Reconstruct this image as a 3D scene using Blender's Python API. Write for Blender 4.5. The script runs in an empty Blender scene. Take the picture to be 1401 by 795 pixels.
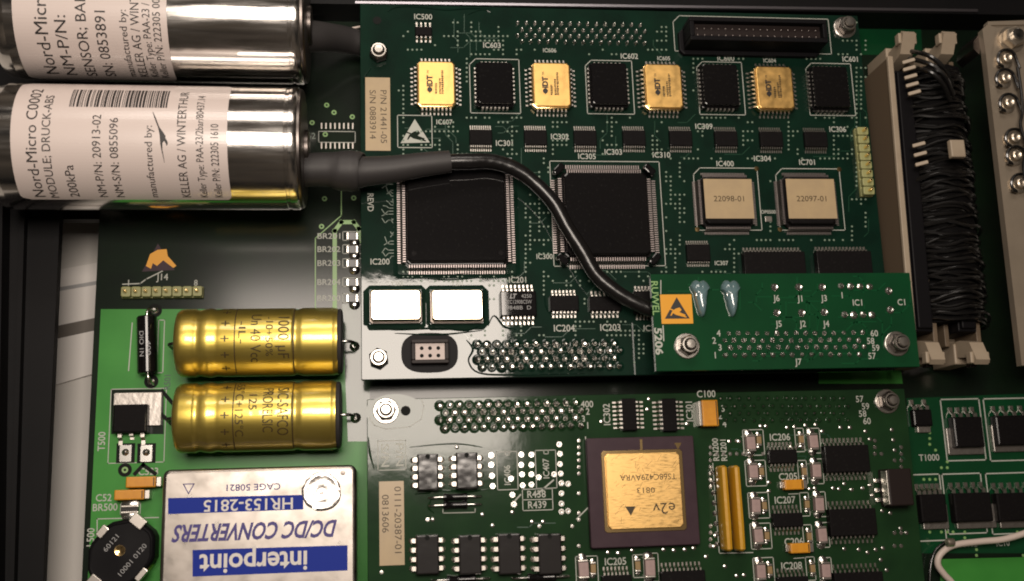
import bpy, bmesh, math, random
from mathutils import Vector, Matrix
random.seed(7)
R = math.radians
sc = bpy.context.scene
# ------------------------------------------------------------------ camera, world, lamps, exposure
U = 0.0187                       # one working unit (0.187 mm) in scene units; a scene unit is a centimetre
sc.unit_settings.system = 'METRIC'; sc.unit_settings.scale_length = 0.01
F = 1450.0; W0, H0 = 1401.0, 795.0
wX = Vector((12000, 94, -F)).normalized()
wY = Vector((-230, 7000, -F)); wY = (wY - wX * wY.dot(wX)).normalized()
wZ = wX.cross(wY)
MT = Matrix((wX, wY, wZ))        # camera axes -> world axes
CAM = MT @ Vector((0, 0, F))
cd = bpy.data.cameras.new('camera'); cam = bpy.data.objects.new('camera', cd); sc.collection.objects.link(cam)
cam.matrix_world = Matrix.Translation(CAM * U) @ MT.to_4x4()
cd.sensor_fit = 'HORIZONTAL'; cd.sensor_width = 36; cd.lens = F / W0 * 36
cd.clip_start = 0.1; cd.clip_end = 1000
cd.dof.use_dof = True; cd.dof.focus_distance = F * U; cd.dof.aperture_fstop = 0.17
sc.camera = cam
world = bpy.data.worlds.new('World'); sc.world = world; world.use_nodes = True
bgn = world.node_tree.nodes['Background']; bgn.inputs[0].default_value = (1.0, 0.86, 0.74, 1); bgn.inputs[1].default_value = 1.0
_tc = world.node_tree.nodes.new('ShaderNodeTexCoord'); _nz = world.node_tree.nodes.new('ShaderNodeTexNoise'); _cr = world.node_tree.nodes.new('ShaderNodeValToRGB')
_nz.inputs['Scale'].default_value = 2.6; _nz.inputs['Detail'].default_value = 3
_cr.color_ramp.elements[0].position = 0.38; _cr.color_ramp.elements[0].color = (0.012, 0.011, 0.010, 1)      # noise-patterned glow standing in for an unseen room, added for chrome reflections
_cr.color_ramp.elements[1].position = 0.72; _cr.color_ramp.elements[1].color = (0.14, 0.11, 0.083, 1)
world.node_tree.links.new(_tc.outputs['Generated'], _nz.inputs['Vector']); world.node_tree.links.new(_nz.outputs['Fac'], _cr.inputs['Fac']); world.node_tree.links.new(_cr.outputs['Color'], bgn.inputs[0])
def lamp(name, x0, x1, y0, y1, dist, radiance, col):
    """a rectangular lamp hanging level at height dist over the boards"""
    d = bpy.data.lights.new(name, 'AREA'); d.shape = 'RECTANGLE'
    o = bpy.data.objects.new(name, d); sc.collection.objects.link(o)
    o.location = Vector(((x0 + x1) / 2, (y0 + y1) / 2, dist)) * U
    d.size = abs(x1 - x0) * U; d.size_y = abs(y1 - y0) * U
    d.energy = radiance * d.size * d.size_y * math.pi
    d.color = col
    return o
def P(px, py, z=0.0):
    d = MT @ Vector(((px - W0 / 2) / F, -(py - H0 / 2) / F, -1))
    t = (z - CAM.z) / d.z
    return CAM + d * t
def over(px, py, dist):
    """where a lamp at height dist must hang to be mirrored in a board at (px, py)"""
    p = P(px, py, 0); k = dist / CAM.z
    return p.x + (p.x - CAM.x) * k, p.y + (p.y - CAM.y) * k
HL = 2000.0
(lx0, ly0), (lx1, ly1) = over(300, 640, HL), over(690, 380, HL)
lamp('bench_lamp', lx0, lx1, ly0, ly1, HL, 25, (1.0, 0.88, 0.77))
(lx0, ly0), (lx1, ly1) = over(120, -40, HL), over(760, -330, HL)
lamp('far_bench_lamp', lx0, lx1, ly0, ly1, HL, 9, (1.0, 0.89, 0.79))
def project(x, y, z):
    v = MT.transposed() @ (Vector((x, y, z)) - CAM)
    return W0 / 2 + F * v.x / -v.z, H0 / 2 - F * v.y / -v.z
vs = sc.view_settings; vs.view_transform = 'Standard'; vs.look = 'None'; vs.exposure = -0.4; vs.gamma = 1.0
sc.cycles.use_denoising = True; sc.cycles.filter_width = 1.9
sc.cycles.max_bounces = 8
sc.cycles.sample_clamp_indirect = 6
sc.cycles.caustics_reflective = False; sc.cycles.caustics_refractive = False

# ------------------------------------------------------------------ materials
MATS = {}
def mat(name, col, rough=0.5, metal=0.0, coat=0.0, coat_rough=0.05, bump=None, var=None, coat_bump=None, dust=None, spec=0.5, rvar=None):
    m = bpy.data.materials.new(name); m.use_nodes = True
    nt = m.node_tree; b = nt.nodes['Principled BSDF']
    b.inputs['Base Color'].default_value = (*col, 1); b.inputs['Roughness'].default_value = rough
    b.inputs['Metallic'].default_value = metal; b.inputs['Coat Weight'].default_value = coat
    b.inputs['Coat Roughness'].default_value = coat_rough; b.inputs['Specular IOR Level'].default_value = spec
    tc = nt.nodes.new('ShaderNodeTexCoord')
    def noise(scale, detail=3, stretch=None):
        n = nt.nodes.new('ShaderNodeTexNoise'); n.inputs['Scale'].default_value = scale; n.inputs['Detail'].default_value = detail
        src = tc.outputs['Object']
        if stretch:
            mp = nt.nodes.new('ShaderNodeMapping'); mp.inputs['Scale'].default_value = stretch
            nt.links.new(src, mp.inputs['Vector']); src = mp.outputs['Vector']
        nt.links.new(src, n.inputs['Vector']); return n
    if var:                                   # (second colour, noise scale[, stretch])
        n = noise(var[1], 4, var[2] if len(var) > 2 else None)
        cr = nt.nodes.new('ShaderNodeValToRGB'); cr.color_ramp.elements[0].position = 0.35; cr.color_ramp.elements[1].position = 0.68
        cr.color_ramp.elements[0].color = (*col, 1); cr.color_ramp.elements[1].color = (*var[0], 1)
        nt.links.new(n.outputs['Fac'], cr.inputs['Fac']); nt.links.new(cr.outputs['Color'], b.inputs['Base Color'])
    if dust:                                  # (dust colour, scale): sparse specks and smears of dust
        n = noise(dust[1], 6); cr = nt.nodes.new('ShaderNodeValToRGB'); cr.color_ramp.elements[0].position = 0.58; cr.color_ramp.elements[1].position = 0.80
        cr.color_ramp.elements[0].color = (*col, 1); cr.color_ramp.elements[1].color = (*dust[0], 1)
        nt.links.new(n.outputs['Fac'], cr.inputs['Fac']); nt.links.new(cr.outputs['Color'], b.inputs['Base Color'])
    if rvar:                                  # (low, high, scale[, stretch])
        n = noise(rvar[2], 5, rvar[3] if len(rvar) > 3 else None)
        mr = nt.nodes.new('ShaderNodeMapRange'); mr.inputs['From Min'].default_value = 0.3; mr.inputs['From Max'].default_value = 0.7
        mr.inputs['To Min'].default_value = rvar[0]; mr.inputs['To Max'].default_value = rvar[1]
        nt.links.new(n.outputs['Fac'], mr.inputs['Value']); nt.links.new(mr.outputs['Result'], b.inputs['Roughness'])
    for key, sock in ((bump, 'Normal'), (coat_bump, 'Coat Normal')):
        if key:                               # (scale, strength, distance[, stretch])
            n = noise(key[0], 5 if sock == 'Coat Normal' and name.startswith('mask') else 2, key[3] if len(key) > 3 else None)
            bp = nt.nodes.new('ShaderNodeBump'); bp.inputs['Strength'].default_value = key[1]; bp.inputs['Distance'].default_value = key[2]
            nt.links.new(n.outputs['Fac'], bp.inputs['Height']); nt.links.new(bp.outputs['Normal'], b.inputs[sock])
    MATS[name] = m
    return m
M = MATS
mat('mask_dark', (0.0022, 0.0145, 0.0085), 0.55, coat=1, coat_rough=0.04, var=((0.003, 0.0225, 0.0125), 1.2), coat_bump=(1.3, 0.13, 0.02), bump=(14, 0.25, 0.003), spec=0.06)
mat('mask_mid', (0.0075, 0.030, 0.010), 0.55, coat=0.75, coat_rough=0.10, var=((0.011, 0.042, 0.013), 1.0), coat_bump=(1.4, 0.20, 0.02), bump=(14, 0.25, 0.003), spec=0.06)
mat('mask_bright', (0.004, 0.056, 0.018), 0.55, coat=1, coat_rough=0.08, var=((0.0035, 0.042, 0.015), 0.6), coat_bump=(1.2, 0.06, 0.02), spec=0.06)
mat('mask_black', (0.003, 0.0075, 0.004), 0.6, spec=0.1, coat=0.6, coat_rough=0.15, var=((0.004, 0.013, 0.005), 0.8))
mat('mask_edge', (0.012, 0.07, 0.022), 0.6)
mat('pour_green', (0.042, 0.23, 0.036), 0.5, spec=0.15, coat=0.3, coat_rough=0.25, var=((0.055, 0.27, 0.045), 0.7), bump=(3, 0.2, 0.006))
mat('trace_green', (0.010, 0.055, 0.028), 0.35, coat=1, coat_rough=0.05)
mat('trace_bright', (0.005, 0.072, 0.024), 0.4, coat=1, coat_rough=0.08, spec=0.1)
mat('trace_pale', (0.24, 0.42, 0.15), 0.4)
mat('silk', (0.46, 0.47, 0.42), 0.6)
mat('via_dim', (0.20, 0.27, 0.20), 0.4)
mat('silk_dim', (0.26, 0.31, 0.26), 0.6)
mat('solder', (0.72, 0.70, 0.66), 0.25, metal=1)
mat('tin', (0.62, 0.58, 0.53), 0.32, metal=1, bump=(20, 0.15, 0.003))
mat('crystal_metal', (0.70, 0.62, 0.47), 0.14, metal=1, bump=(4, 0.05, 0.01))
mat('lead_dark', (0.36, 0.31, 0.30), 0.42, metal=1)
mat('dull_tab', (0.42, 0.39, 0.36), 0.42, metal=1, bump=(8, 0.4, 0.02))
mat('steel', (0.62, 0.60, 0.58), 0.14, metal=1)
mat('dark_steel', (0.16, 0.14, 0.13), 0.35, metal=1)
mat('chrome', (0.72, 0.69, 0.66), 0.14, metal=1, rvar=(0.09, 0.22, 2.5, (0.3, 3, 3)), bump=(16, 0.04, 0.004, (6, 0.4, 0.4)))
mat('gold', (0.92, 0.58, 0.20), 0.42, metal=1, rvar=(0.34, 0.5, 4), bump=(60, 0.06, 0.002))
mat('gold_shiny', (0.95, 0.68, 0.32), 0.18, metal=1)
mat('gold_brushed', (0.90, 0.58, 0.22), 0.4, metal=1, rvar=(0.28, 0.55, 6, (1.0, 5, 1)), bump=(9, 0.12, 0.01, (1, 6, 1)))
mat('can_gold', (0.70, 0.54, 0.12), 0.36, metal=0.9, coat=0.9, coat_rough=0.06, coat_bump=(1.3, 0.8, 0.04), bump=(2.5, 0.25, 0.02, (0.4, 2, 2)), var=((0.60, 0.45, 0.085), 1.0))
mat('print_brown', (0.055, 0.035, 0.010), 0.5)
mat('print_black', (0.02, 0.017, 0.016), 0.5)
mat('print_grey', (0.30, 0.30, 0.30), 0.5)
mat('print_violet', (0.045, 0.03, 0.20), 0.5)
mat('print_blue', (0.016, 0.036, 0.30), 0.5, spec=0.1)
mat('print_white', (0.72, 0.68, 0.64), 0.5)
mat('chip_black', (0.0032, 0.0026, 0.003), 0.6, spec=0.06, coat=0.9, coat_rough=0.035, coat_bump=(1.2, 0.06, 0.01), bump=(60, 0.15, 0.002), dust=((0.014, 0.0135, 0.013), 14))
mat('chip_matt', (0.0055, 0.0045, 0.0048), 0.65, bump=(70, 0.3, 0.002), spec=0.10, coat=0.25, coat_rough=0.08, dust=((0.016, 0.015, 0.014), 16))
mat('dip_plastic', (0.010, 0.008, 0.008), 0.55, spec=0.2, coat=1.0, coat_rough=0.12, coat_bump=(1.6, 0.5, 0.03), bump=(80, 0.5, 0.003))
mat('ceramic', (0.042, 0.021, 0.030), 0.55, spec=0.2, coat=0.15, coat_rough=0.3, var=((0.05, 0.027, 0.036), 3))
mat('label_tan', (0.46, 0.34, 0.19), 0.5, coat=0.4, coat_rough=0.25, var=((0.42, 0.31, 0.18), 3))
mat('label_white', (0.70, 0.60, 0.56), 0.45, coat=1.0, coat_rough=0.2, bump=(4, 0.08, 0.01))
mat('esd_yellow', (0.80, 0.36, 0.015), 0.45, coat=0.3)
mat('tantalum', (0.70, 0.30, 0.015), 0.42, coat=0.4, coat_rough=0.15, var=((0.62, 0.25, 0.012), 6))
mat('resistor_yellow', (0.58, 0.30, 0.015), 0.4, coat=0.8, coat_rough=0.1, bump=(6, 0.3, 0.02))
mat('cap_pink', (0.34, 0.24, 0.23), 0.45, var=((0.40, 0.29, 0.27), 10))
mat('cap_brown', (0.30, 0.20, 0.09), 0.45)
mat('nickel', (0.40, 0.365, 0.335), 0.34, metal=1, rvar=(0.26, 0.46, 2.5), bump=(5, 0.10, 0.008), var=((0.33, 0.30, 0.27), 2.2))
mat('nickel_bare', (0.60, 0.57, 0.54), 0.24, metal=1, bump=(3.0, 0.45, 0.04))
mat('rubber_grey', (0.034, 0.031, 0.031), 0.55, bump=(8, 0.2, 0.01))
mat('cable_black', (0.008, 0.0072, 0.0072), 0.32, spec=0.35, coat=0.4, coat_rough=0.2, bump=(2.6, 0.7, 0.05))
mat('wire_black', (0.004, 0.0036, 0.0036), 0.35, spec=0.4, coat=1.0, coat_rough=0.12)
mat('sheath_black', (0.004, 0.0036, 0.0038), 0.8, spec=0.1, bump=(12, 0.4, 0.01))
mat('wire_white', (0.62, 0.52, 0.46), 0.45)
mat('black_plastic', (0.006, 0.0055, 0.0065), 0.5, spec=0.12, bump=(30, 0.1, 0.003))
mat('brown_plastic', (0.016, 0.010, 0.009), 0.5, spec=0.25, bump=(20, 0.2, 0.003))
mat('beige_plastic', (0.37, 0.30, 0.22), 0.5, bump=(10, 0.12, 0.006), var=((0.32, 0.255, 0.185), 1.5))
mat('housing_shade', (0.15, 0.108, 0.07), 0.55, bump=(10, 0.12, 0.006))  # darker brown for the beige connectors' walls, shade put into the colour
mat('olive_plastic', (0.33, 0.33, 0.14), 0.5)
mat('pale_insert', (0.50, 0.40, 0.36), 0.4)
mat('tan_metal', (0.42, 0.35, 0.27), 0.42, metal=0.6, bump=(3, 0.1, 0.01), var=((0.36, 0.30, 0.23), 1.0))
mat('lug_metal', (0.60, 0.52, 0.42), 0.35, metal=0.9)
mat('chassis', (0.0045, 0.0045, 0.005), 0.5, spec=0.15, var=((0.0065, 0.006, 0.0065), 0.5))
mat('chassis_edge', (0.42, 0.40, 0.44), 0.3, metal=1)
mat('table', (0.56, 0.535, 0.50), 0.6, var=((0.52, 0.50, 0.47), 0.3))
mat('paper', (0.66, 0.63, 0.60), 0.6)
mat('grey_band', (0.11, 0.095, 0.08), 0.6)
mat('hole', (0.003, 0.004, 0.003), 0.9)
mat('gel', (0.16, 0.24, 0.26), 0.12, coat=1, coat_rough=0.05, var=((0.10, 0.17, 0.18), 3))

# ------------------------------------------------------------------ building helpers (working units)
COL = sc.collection
class MB:
    def __init__(s): s.v = []; s.f = []
    def add(s, vs, fs):
        n = len(s.v); s.v += [tuple(v) for v in vs]; s.f += [tuple(i + n for i in f) for f in fs]; return s
    def box(s, x0, x1, y0, y1, z0, z1, c=0.0, cb=None):
        """box, chamfered by c on its top and vertical edges"""
        if c <= 0:
            return s.add([(x0,y0,z0),(x1,y0,z0),(x1,y1,z0),(x0,y1,z0),(x0,y0,z1),(x1,y0,z1),(x1,y1,z1),(x0,y1,z1)],
                         [(3,2,1,0),(4,5,6,7),(0,1,5,4),(1,2,6,5),(2,3,7,6),(3,0,4,7)])
        e = c if cb is None else cb
        def ring(i, z): return [(x0+i+e,y0+i,z),(x1-i-e,y0+i,z),(x1-i,y0+i+e,z),(x1-i,y1-i-e,z),(x1-i-e,y1-i,z),(x0+i+e,y1-i,z),(x0+i,y1-i-e,z),(x0+i,y0+i+e,z)]
        k = c * 0.3
        return s.rings([ring(0, z0), ring(0, z1 - c), ring(k, z1 - k), ring(c, z1)])
    def rings(s, rs, caps=(True, True)):
        n = len(rs[0]); vs = [p for r in rs for p in r]; fs = []
        for a in range(len(rs) - 1):
            for i in range(n):
                j = (i + 1) % n
                fs.append((a*n+i, a*n+j, (a+1)*n+j, (a+1)*n+i))
        if caps[0]: fs.append(tuple(reversed(range(n))))
        if caps[1]: fs.append(tuple(range((len(rs)-1)*n, len(rs)*n)))
        return s.add(vs, fs)
    def lathe(s, prof, n=24, axis='z', o=(0,0,0), ph=0.0):
        """prof: (radius, height) pairs"""
        rs = []
        for r, h in prof:
            ring = []
            for i in range(n):
                a = 2*math.pi*i/n + ph; c, d = max(r, 1e-4)*math.cos(a), max(r, 1e-4)*math.sin(a)
                ring.append((o[0]+c, o[1]+d, o[2]+h) if axis == 'z' else ((o[0]+h, o[1]+c, o[2]+d) if axis == 'x' else (o[0]+d, o[1]+h, o[2]+c)))
            rs.append(ring)
        return s.rings(rs)
    def disc(s, x, y, z, r, n=8):
        return s.add([(x+r*math.cos(2*math.pi*i/n), y+r*math.sin(2*math.pi*i/n), z) for i in range(n)], [tuple(range(n))])
    def ring(s, x, y, z, r0, r1, n=12):
        vs = [(x+r*math.cos(2*math.pi*i/n), y+r*math.sin(2*math.pi*i/n), z) for r in (r0, r1) for i in range(n)]
        return s.add(vs, [(i, n+i, n+(i+1) % n, (i+1) % n) for i in range(n)])
    def poly(s, pts, z0, z1=None):
        n = len(pts)
        if z1 is None: return s.add([(x, y, z0) for x, y in pts], [tuple(range(n))])
        return s.rings([[(x, y, z0) for x, y in pts], [(x, y, z1) for x, y in pts]])
    def strip(s, pts, w, z, closed=False):
        """a flat printed line of width w along pts"""
        pts = [Vector(p[:2]) for p in pts]
        if closed: pts = pts + [pts[0]]
        for a, b in zip(pts, pts[1:]):
            d = b - a
            if d.length < 1e-6: continue
            d.normalize(); q = Vector((-d.y, d.x)) * w / 2; e = d * w / 2
            a2, b2 = a - e, b + e
            s.add([(a2.x-q.x,a2.y-q.y,z),(b2.x-q.x,b2.y-q.y,z),(b2.x+q.x,b2.y+q.y,z),(a2.x+q.x,a2.y+q.y,z)], [(0,1,2,3)])
        return s
    def tube(s, pts, r, n=10, smooth=4):
        """swept tube; r a number or a list along pts"""
        pts = [Vector(p) for p in pts]; rr = list(r) if isinstance(r, (list, tuple)) else [r]*len(pts)
        if smooth > 1 and len(pts) > 2:
            q, qr = [], []
            for i in range(len(pts)-1):
                p0, p1, p2, p3 = pts[max(i-1,0)], pts[i], pts[i+1], pts[min(i+2,len(pts)-1)]
                for k in range(smooth):
                    t = k/smooth
                    q.append(0.5*((2*p1)+(p2-p0)*t+(2*p0-5*p1+4*p2-p3)*t*t+(3*p1-p0-3*p2+p3)*t**3)); qr.append(rr[i]+(rr[i+1]-rr[i])*t)
            q.append(pts[-1]); qr.append(rr[-1]); pts, rr = q, qr
        rs = []; up = None
        for i, p in enumerate(pts):
            t = (pts[min(i+1,len(pts)-1)] - pts[max(i-1,0)]).normalized()
            if up is None: up = Vector((0,0,1)) if abs(t.z) < 0.9 else Vector((0,1,0))
            up = (up - t*up.dot(t)).normalized(); sd = t.cross(up)
            rs.append([tuple(p + (sd*math.cos(2*math.pi*k/n) + up*math.sin(2*math.pi*k/n))*rr[i]) for k in range(n)])
        return s.rings(rs)
    def mesh(s, name, smooth=True, angle=38):
        me = bpy.data.meshes.new(name); me.from_pydata([(x*U, y*U, z*U) for x, y, z in s.v], [], s.f)
        bm = bmesh.new(); bm.from_mesh(me); bmesh.ops.recalc_face_normals(bm, faces=bm.faces) if not getattr(s, 'flat', False) else None
        if smooth:
            for f in bm.faces: f.smooth = True
            for e in bm.edges:
                if len(e.link_faces) == 2:
                    a, b = (f.calc_area() for f in e.link_faces); g = e.calc_face_angle(0.0)
                    e.smooth = not (g > R(angle) or (g > R(8) and max(a, b) > 5*min(a, b)))
        bm.to_mesh(me); bm.free()
        return me
    def build(s, name, m, parent=None, stuff=False, label=None, loc=None, smooth=True):
        me = s.mesh(name, smooth); me.materials.append(M[m])
        return place(name, me, parent, stuff, label, loc)
class FL(MB):
    """flat print: keep the faces pointing up"""
    flat = True
def place(name, me, parent=None, stuff=False, label=None, loc=None):
    o = bpy.data.objects.new(name, me); COL.objects.link(o)
    if parent: o.parent = parent
    if loc: o.location = Vector(loc) * U
    if stuff: o['kind'] = 'stuff'
    if label: o['label'] = label
    return o
def thing(name, label, cat, loc=(0,0,0), rot=0, group=None):
    o = bpy.data.objects.new(name, None); COL.objects.link(o); o.empty_display_size = 0.2
    o.location = Vector(loc) * U; o.rotation_euler = (0, 0, R(rot))
    o['label'] = label; o['category'] = cat
    if group: o['group'] = group
    return o
def tag(o, label, cat, group=None):
    o['label'] = label; o['category'] = cat
    if group: o['group'] = group
    return o
def org(o): return o.location / U
def rect(x0, y0, x1, y1, z):
    """picture box of a surface at height z -> centre and size in the place"""
    a, b = P(x0, (y0+y1)/2, z), P(x1, (y0+y1)/2, z); c, d = P((x0+x1)/2, y0, z), P((x0+x1)/2, y1, z)
    m = P((x0+x1)/2, (y0+y1)/2, z)
    return m.x, m.y, abs(b.x-a.x), abs(c.y-d.y)
TXT = {}
def text_mesh(body, bold=0.0, shear=0.0, spacing=1.0):
    k = (body, bold, shear, spacing)
    if k not in TXT:
        cu = bpy.data.curves.new('print', 'FONT'); cu.body = body; cu.size = 1; cu.offset = bold; cu.shear = shear; cu.resolution_u = 3; cu.space_character = spacing
        ob = bpy.data.objects.new('print', cu); me = bpy.data.meshes.new_from_object(ob)
        vs = [v.co.copy() for v in me.vertices]; fs = [tuple(p.vertices) for p in me.polygons]
        bpy.data.objects.remove(ob); bpy.data.meshes.remove(me); bpy.data.curves.remove(cu)
        x0, x1 = min(v.x for v in vs), max(v.x for v in vs)
        TXT[k] = ([(v.x - (x0+x1)/2, v.y) for v in vs], fs, x1 - x0)
    return TXT[k]
hv = text_mesh('H')[0]; CAPH = max(y for x, y in hv) - min(y for x, y in hv)
def lettering(parent, body, x, y, z, h, rot=0, m='silk', width=None, bold=0.0, shear=0.0, name='lettering', spacing=1.0):
    vs, fs, w = text_mesh(body, bold, shear, spacing)
    sy = h / CAPH; sx = (width / w) if width else sy * 0.92
    c, s = math.cos(R(rot)), math.sin(R(rot)); b = FL(); q = []
    for vx, vy in vs:
        X, Y = vx * sx, (vy - CAPH/2) * sy
        q.append((x + X*c - Y*s, y + X*s + Y*c, z))
    b.add(q, fs)
    return b.build(name, m, parent, smooth=False, stuff=len(body) > 1)
def loc2(board, px, py, z=0.0):
    p = P(px, py, z) - org(board); return p.x, p.y
def btext(board, z, body, px, py, h=8, rot=0, m='silk', width=None, bold=0.012, name='silkscreen_lettering', **k):
    x, y = loc2(board, px, py, z)
    return lettering(board, body, x, y, (z - org(board).z) + 0.35, h, rot, m, width, bold, name=name, **k)
def bpts(board, z, pts): return [loc2(board, a, b, z) for a, b in pts]
def lead(mb, x, y, dx, dy, w, reach, zm, z0=0.0, t=1.3):
    """one gull-wing lead leaving (x, y) along (dx, dy)"""
    prof = [(0, zm), (reach*0.35, zm), (reach*0.62, z0+t), (reach, z0+t), (reach, z0), (reach*0.5, z0), (reach*0.25, zm-t), (0, zm-t)]
    ax, ay = -dy*w/2, dx*w/2
    A = [(x+dx*u+ax, y+dy*u+ay, z) for u, z in prof]; B = [(x+dx*u-ax, y+dy*u-ay, z) for u, z in prof]
    n = len(prof); fs = [tuple(range(n)), tuple(reversed(range(n, 2*n)))]
    fs += [(i, (i+1) % n, n+(i+1) % n, n+i) for i in range(n)]
    mb.add(A + B, fs)
def lead_row(mb, side, w, h, n, lw, reach, zm, inset):
    """n leads on one side (n, s, e, w) of a body w x h"""
    L = (w if side in 'ns' else h) - 2*inset
    for i in range(n):
        u = -L/2 + L*i/(n-1)
        if side == 'n': lead(mb, u, h/2, 0, 1, lw, reach, zm)
        if side == 's': lead(mb, u, -h/2, 0, -1, lw, reach, zm)
        if side == 'e': lead(mb, w/2, u, 1, 0, lw, reach, zm)
        if side == 'w': lead(mb, -w/2, u, -1, 0, lw, reach, zm)

# ------------------------------------------------------------------ table and chassis
ZM, ZR = -70.0, 62.0             # main board and small add-on board heights; the two mezzanine boards are at 0
ZT = -190.0
t = MB(); a = P(-900, 1500, ZT); b = P(2400, -700, ZT); t.box(a.x, b.x, a.y, b.y, ZT-20, ZT)
o = t.build('table_top', 'table'); o['kind'] = 'structure'
def slab(name, m, pts, z0, z1, label, cat):
    w = [P(x, y, z1) for x, y in pts]; mb = MB(); mb.poly([(p.x, p.y) for p in w], z0, z1)
    o = mb.build(name, m); tag(o, label, cat); return o
r = thing('white_folder', 'pale folder with a dark grey stripe lying on the table under the boards', 'folder', (*P(100, 440, ZT+6)[:2], ZT))
w = [P(x, y, ZT+6) - org(r) for x, y in ((30, 378), (240, 340), (240, 478), (30, 540))]
MB().poly([(p.x, p.y) for p in reversed(w)], 0.2, 6).build('cover', 'paper', r)
w = [P(x, y, ZT+6) - org(r) for x, y in ((30, 456), (240, 412), (240, 428), (30, 474))]
MB().poly([(p.x, p.y) for p in reversed(w)], 6, 6.6).build('stripe', 'grey_band', r)
w = [P(x, y, ZT+6) - org(r) for x, y in ((30, 402), (240, 366), (240, 371), (30, 407))]
MB().poly([(p.x, p.y) for p in reversed(w)], 6, 6.5).build('fold_line', 'print_grey', r)
# black frame bars
r = thing('equipment_chassis', 'black metal chassis side frame with a narrow ridge beside the main board', 'frame', (*P(30, 560, 0)[:2], ZM-60))
def quad_part(root, name, m, pts, z1, z0):
    w = [P(x, y, z1) - org(root) for x, y in pts]; zz = org(root).z
    pp = [(p.x, p.y) for p in w]
    return MB().poly(pp, z0 - zz, z1 - zz).build(name, m, root)
quad_part(r, 'side_wall', 'chassis', ((-80, 900), (54, 900), (84, 250), (-80, 250)), -60, -76)
quad_part(r, 'ridge', 'chassis', ((10, 900), (16, 900), (34, 280), (27, 280)), -46, -60)
quad_part(r, 'flange', 'chassis', ((-80, 900), (-6, 900), (4, 250), (-80, 250)), -30, -60)
r = thing('chassis_rail', 'long black chassis rail with a bright edge highlight behind the top circuit board', 'rail', (*P(800, 10, 0)[:2], ZM-40))
quad_part(r, 'rail_bar', 'chassis', ((380, -60), (1500, -60), (1500, 22), (380, 4)), -14, -90)
quad_part(r, 'edge_highlight', 'chassis_edge', ((486, 1.5), (1338, 12.5), (1338, 16), (486, 4.5)), -11, -14)  # highlight along the rail's edge, put in as a pale strip
r = tag(slab('chassis_sheet', 'chassis', ((-60, 18), (1500, 18), (1500, 560), (420, 560), (420, 300), (-60, 300)), ZM-44, ZM-24, '', ''), 'flat dark sheet under the main board showing past its upper edge', 'sheet')
r = slab('cover_strip', 'black_plastic', ((-60, -40), (470, -40), (470, 20), (-60, 20)), -60, -48, 'dark grey cover strip behind the sensor cylinders', 'strip')

# ------------------------------------------------------------------ circuit boards
def board(name, label, m, xl, xr, yt, yb, z, thick, yref=None, xref=None):
    ym = yref or (yt+yb)/2; xm = xref or (xl+xr)/2
    x0, x1 = P(xl, ym, z).x, P(xr, ym, z).x; y1, y0 = P(xm, yt, z).y, P(xm, yb, z).y
    r = thing(name, label, 'circuit board', ((x0+x1)/2, (y0+y1)/2, z))
    w, h = x1-x0, y1-y0
    MB().box(-w/2, w/2, -h/2, h/2, -thick, 0, 0.8).build('laminate', m, r)
    r['_w'] = w; r['_h'] = h
    return r
upper = board('circuit_board', 'dark green circuit board with a row of gold chips, the cable crossing over it', 'mask_dark', 493.5, 1199, 9, 517, 0, 9, xref=660)
lower = board('circuit_board', 'dark green circuit board carrying the big purple ceramic chip and yellow resistor networks', 'mask_mid', 502.5, 1251, 539, 905, 0, 9, yref=660)
addon = board('circuit_board', 'small bright green circuit board lettered 5206 with two nuts', 'mask_bright', 894, 1252, 374, 505, ZR, 9)
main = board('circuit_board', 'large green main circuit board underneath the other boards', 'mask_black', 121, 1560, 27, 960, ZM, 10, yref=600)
for r_ in (upper, lower, addon, main):
    for k in ('_w', '_h'): pass

class Silk:
    def __init__(s, board, z, m='silk', name='silkscreen_line'): s.b = board; s.z = z; s.m = m; s.mb = FL(); s.n = name
    def line(s, pts, w=1.1): s.mb.strip(bpts(s.b, s.z, pts), w, s.z - org(s.b).z + 0.32); return s
    def box(s, x0, y0, x1, y1, w=1.1, ch=0):
        zz = s.z
        a = loc2(s.b, x0, (y0+y1)/2, zz); b = loc2(s.b, x1, (y0+y1)/2, zz); c = loc2(s.b, (x0+x1)/2, y0, zz); d = loc2(s.b, (x0+x1)/2, y1, zz)
        X0, X1, Y1, Y0 = a[0], b[0], c[1], d[1]
        pts = [(X0, Y0), (X1, Y0), (X1, Y1), (X0+ch, Y1), (X0, Y1-ch)] if ch else [(X0, Y0), (X1, Y0), (X1, Y1), (X0, Y1)]
        s.mb.strip(pts, w, s.z - org(s.b).z + 0.32, closed=True); return s
    def done(s, stuff=False):
        o = s.mb.build(s.n, s.m, s.b, smooth=False)
        o['kind'] = 'stuff'
        return o
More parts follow.
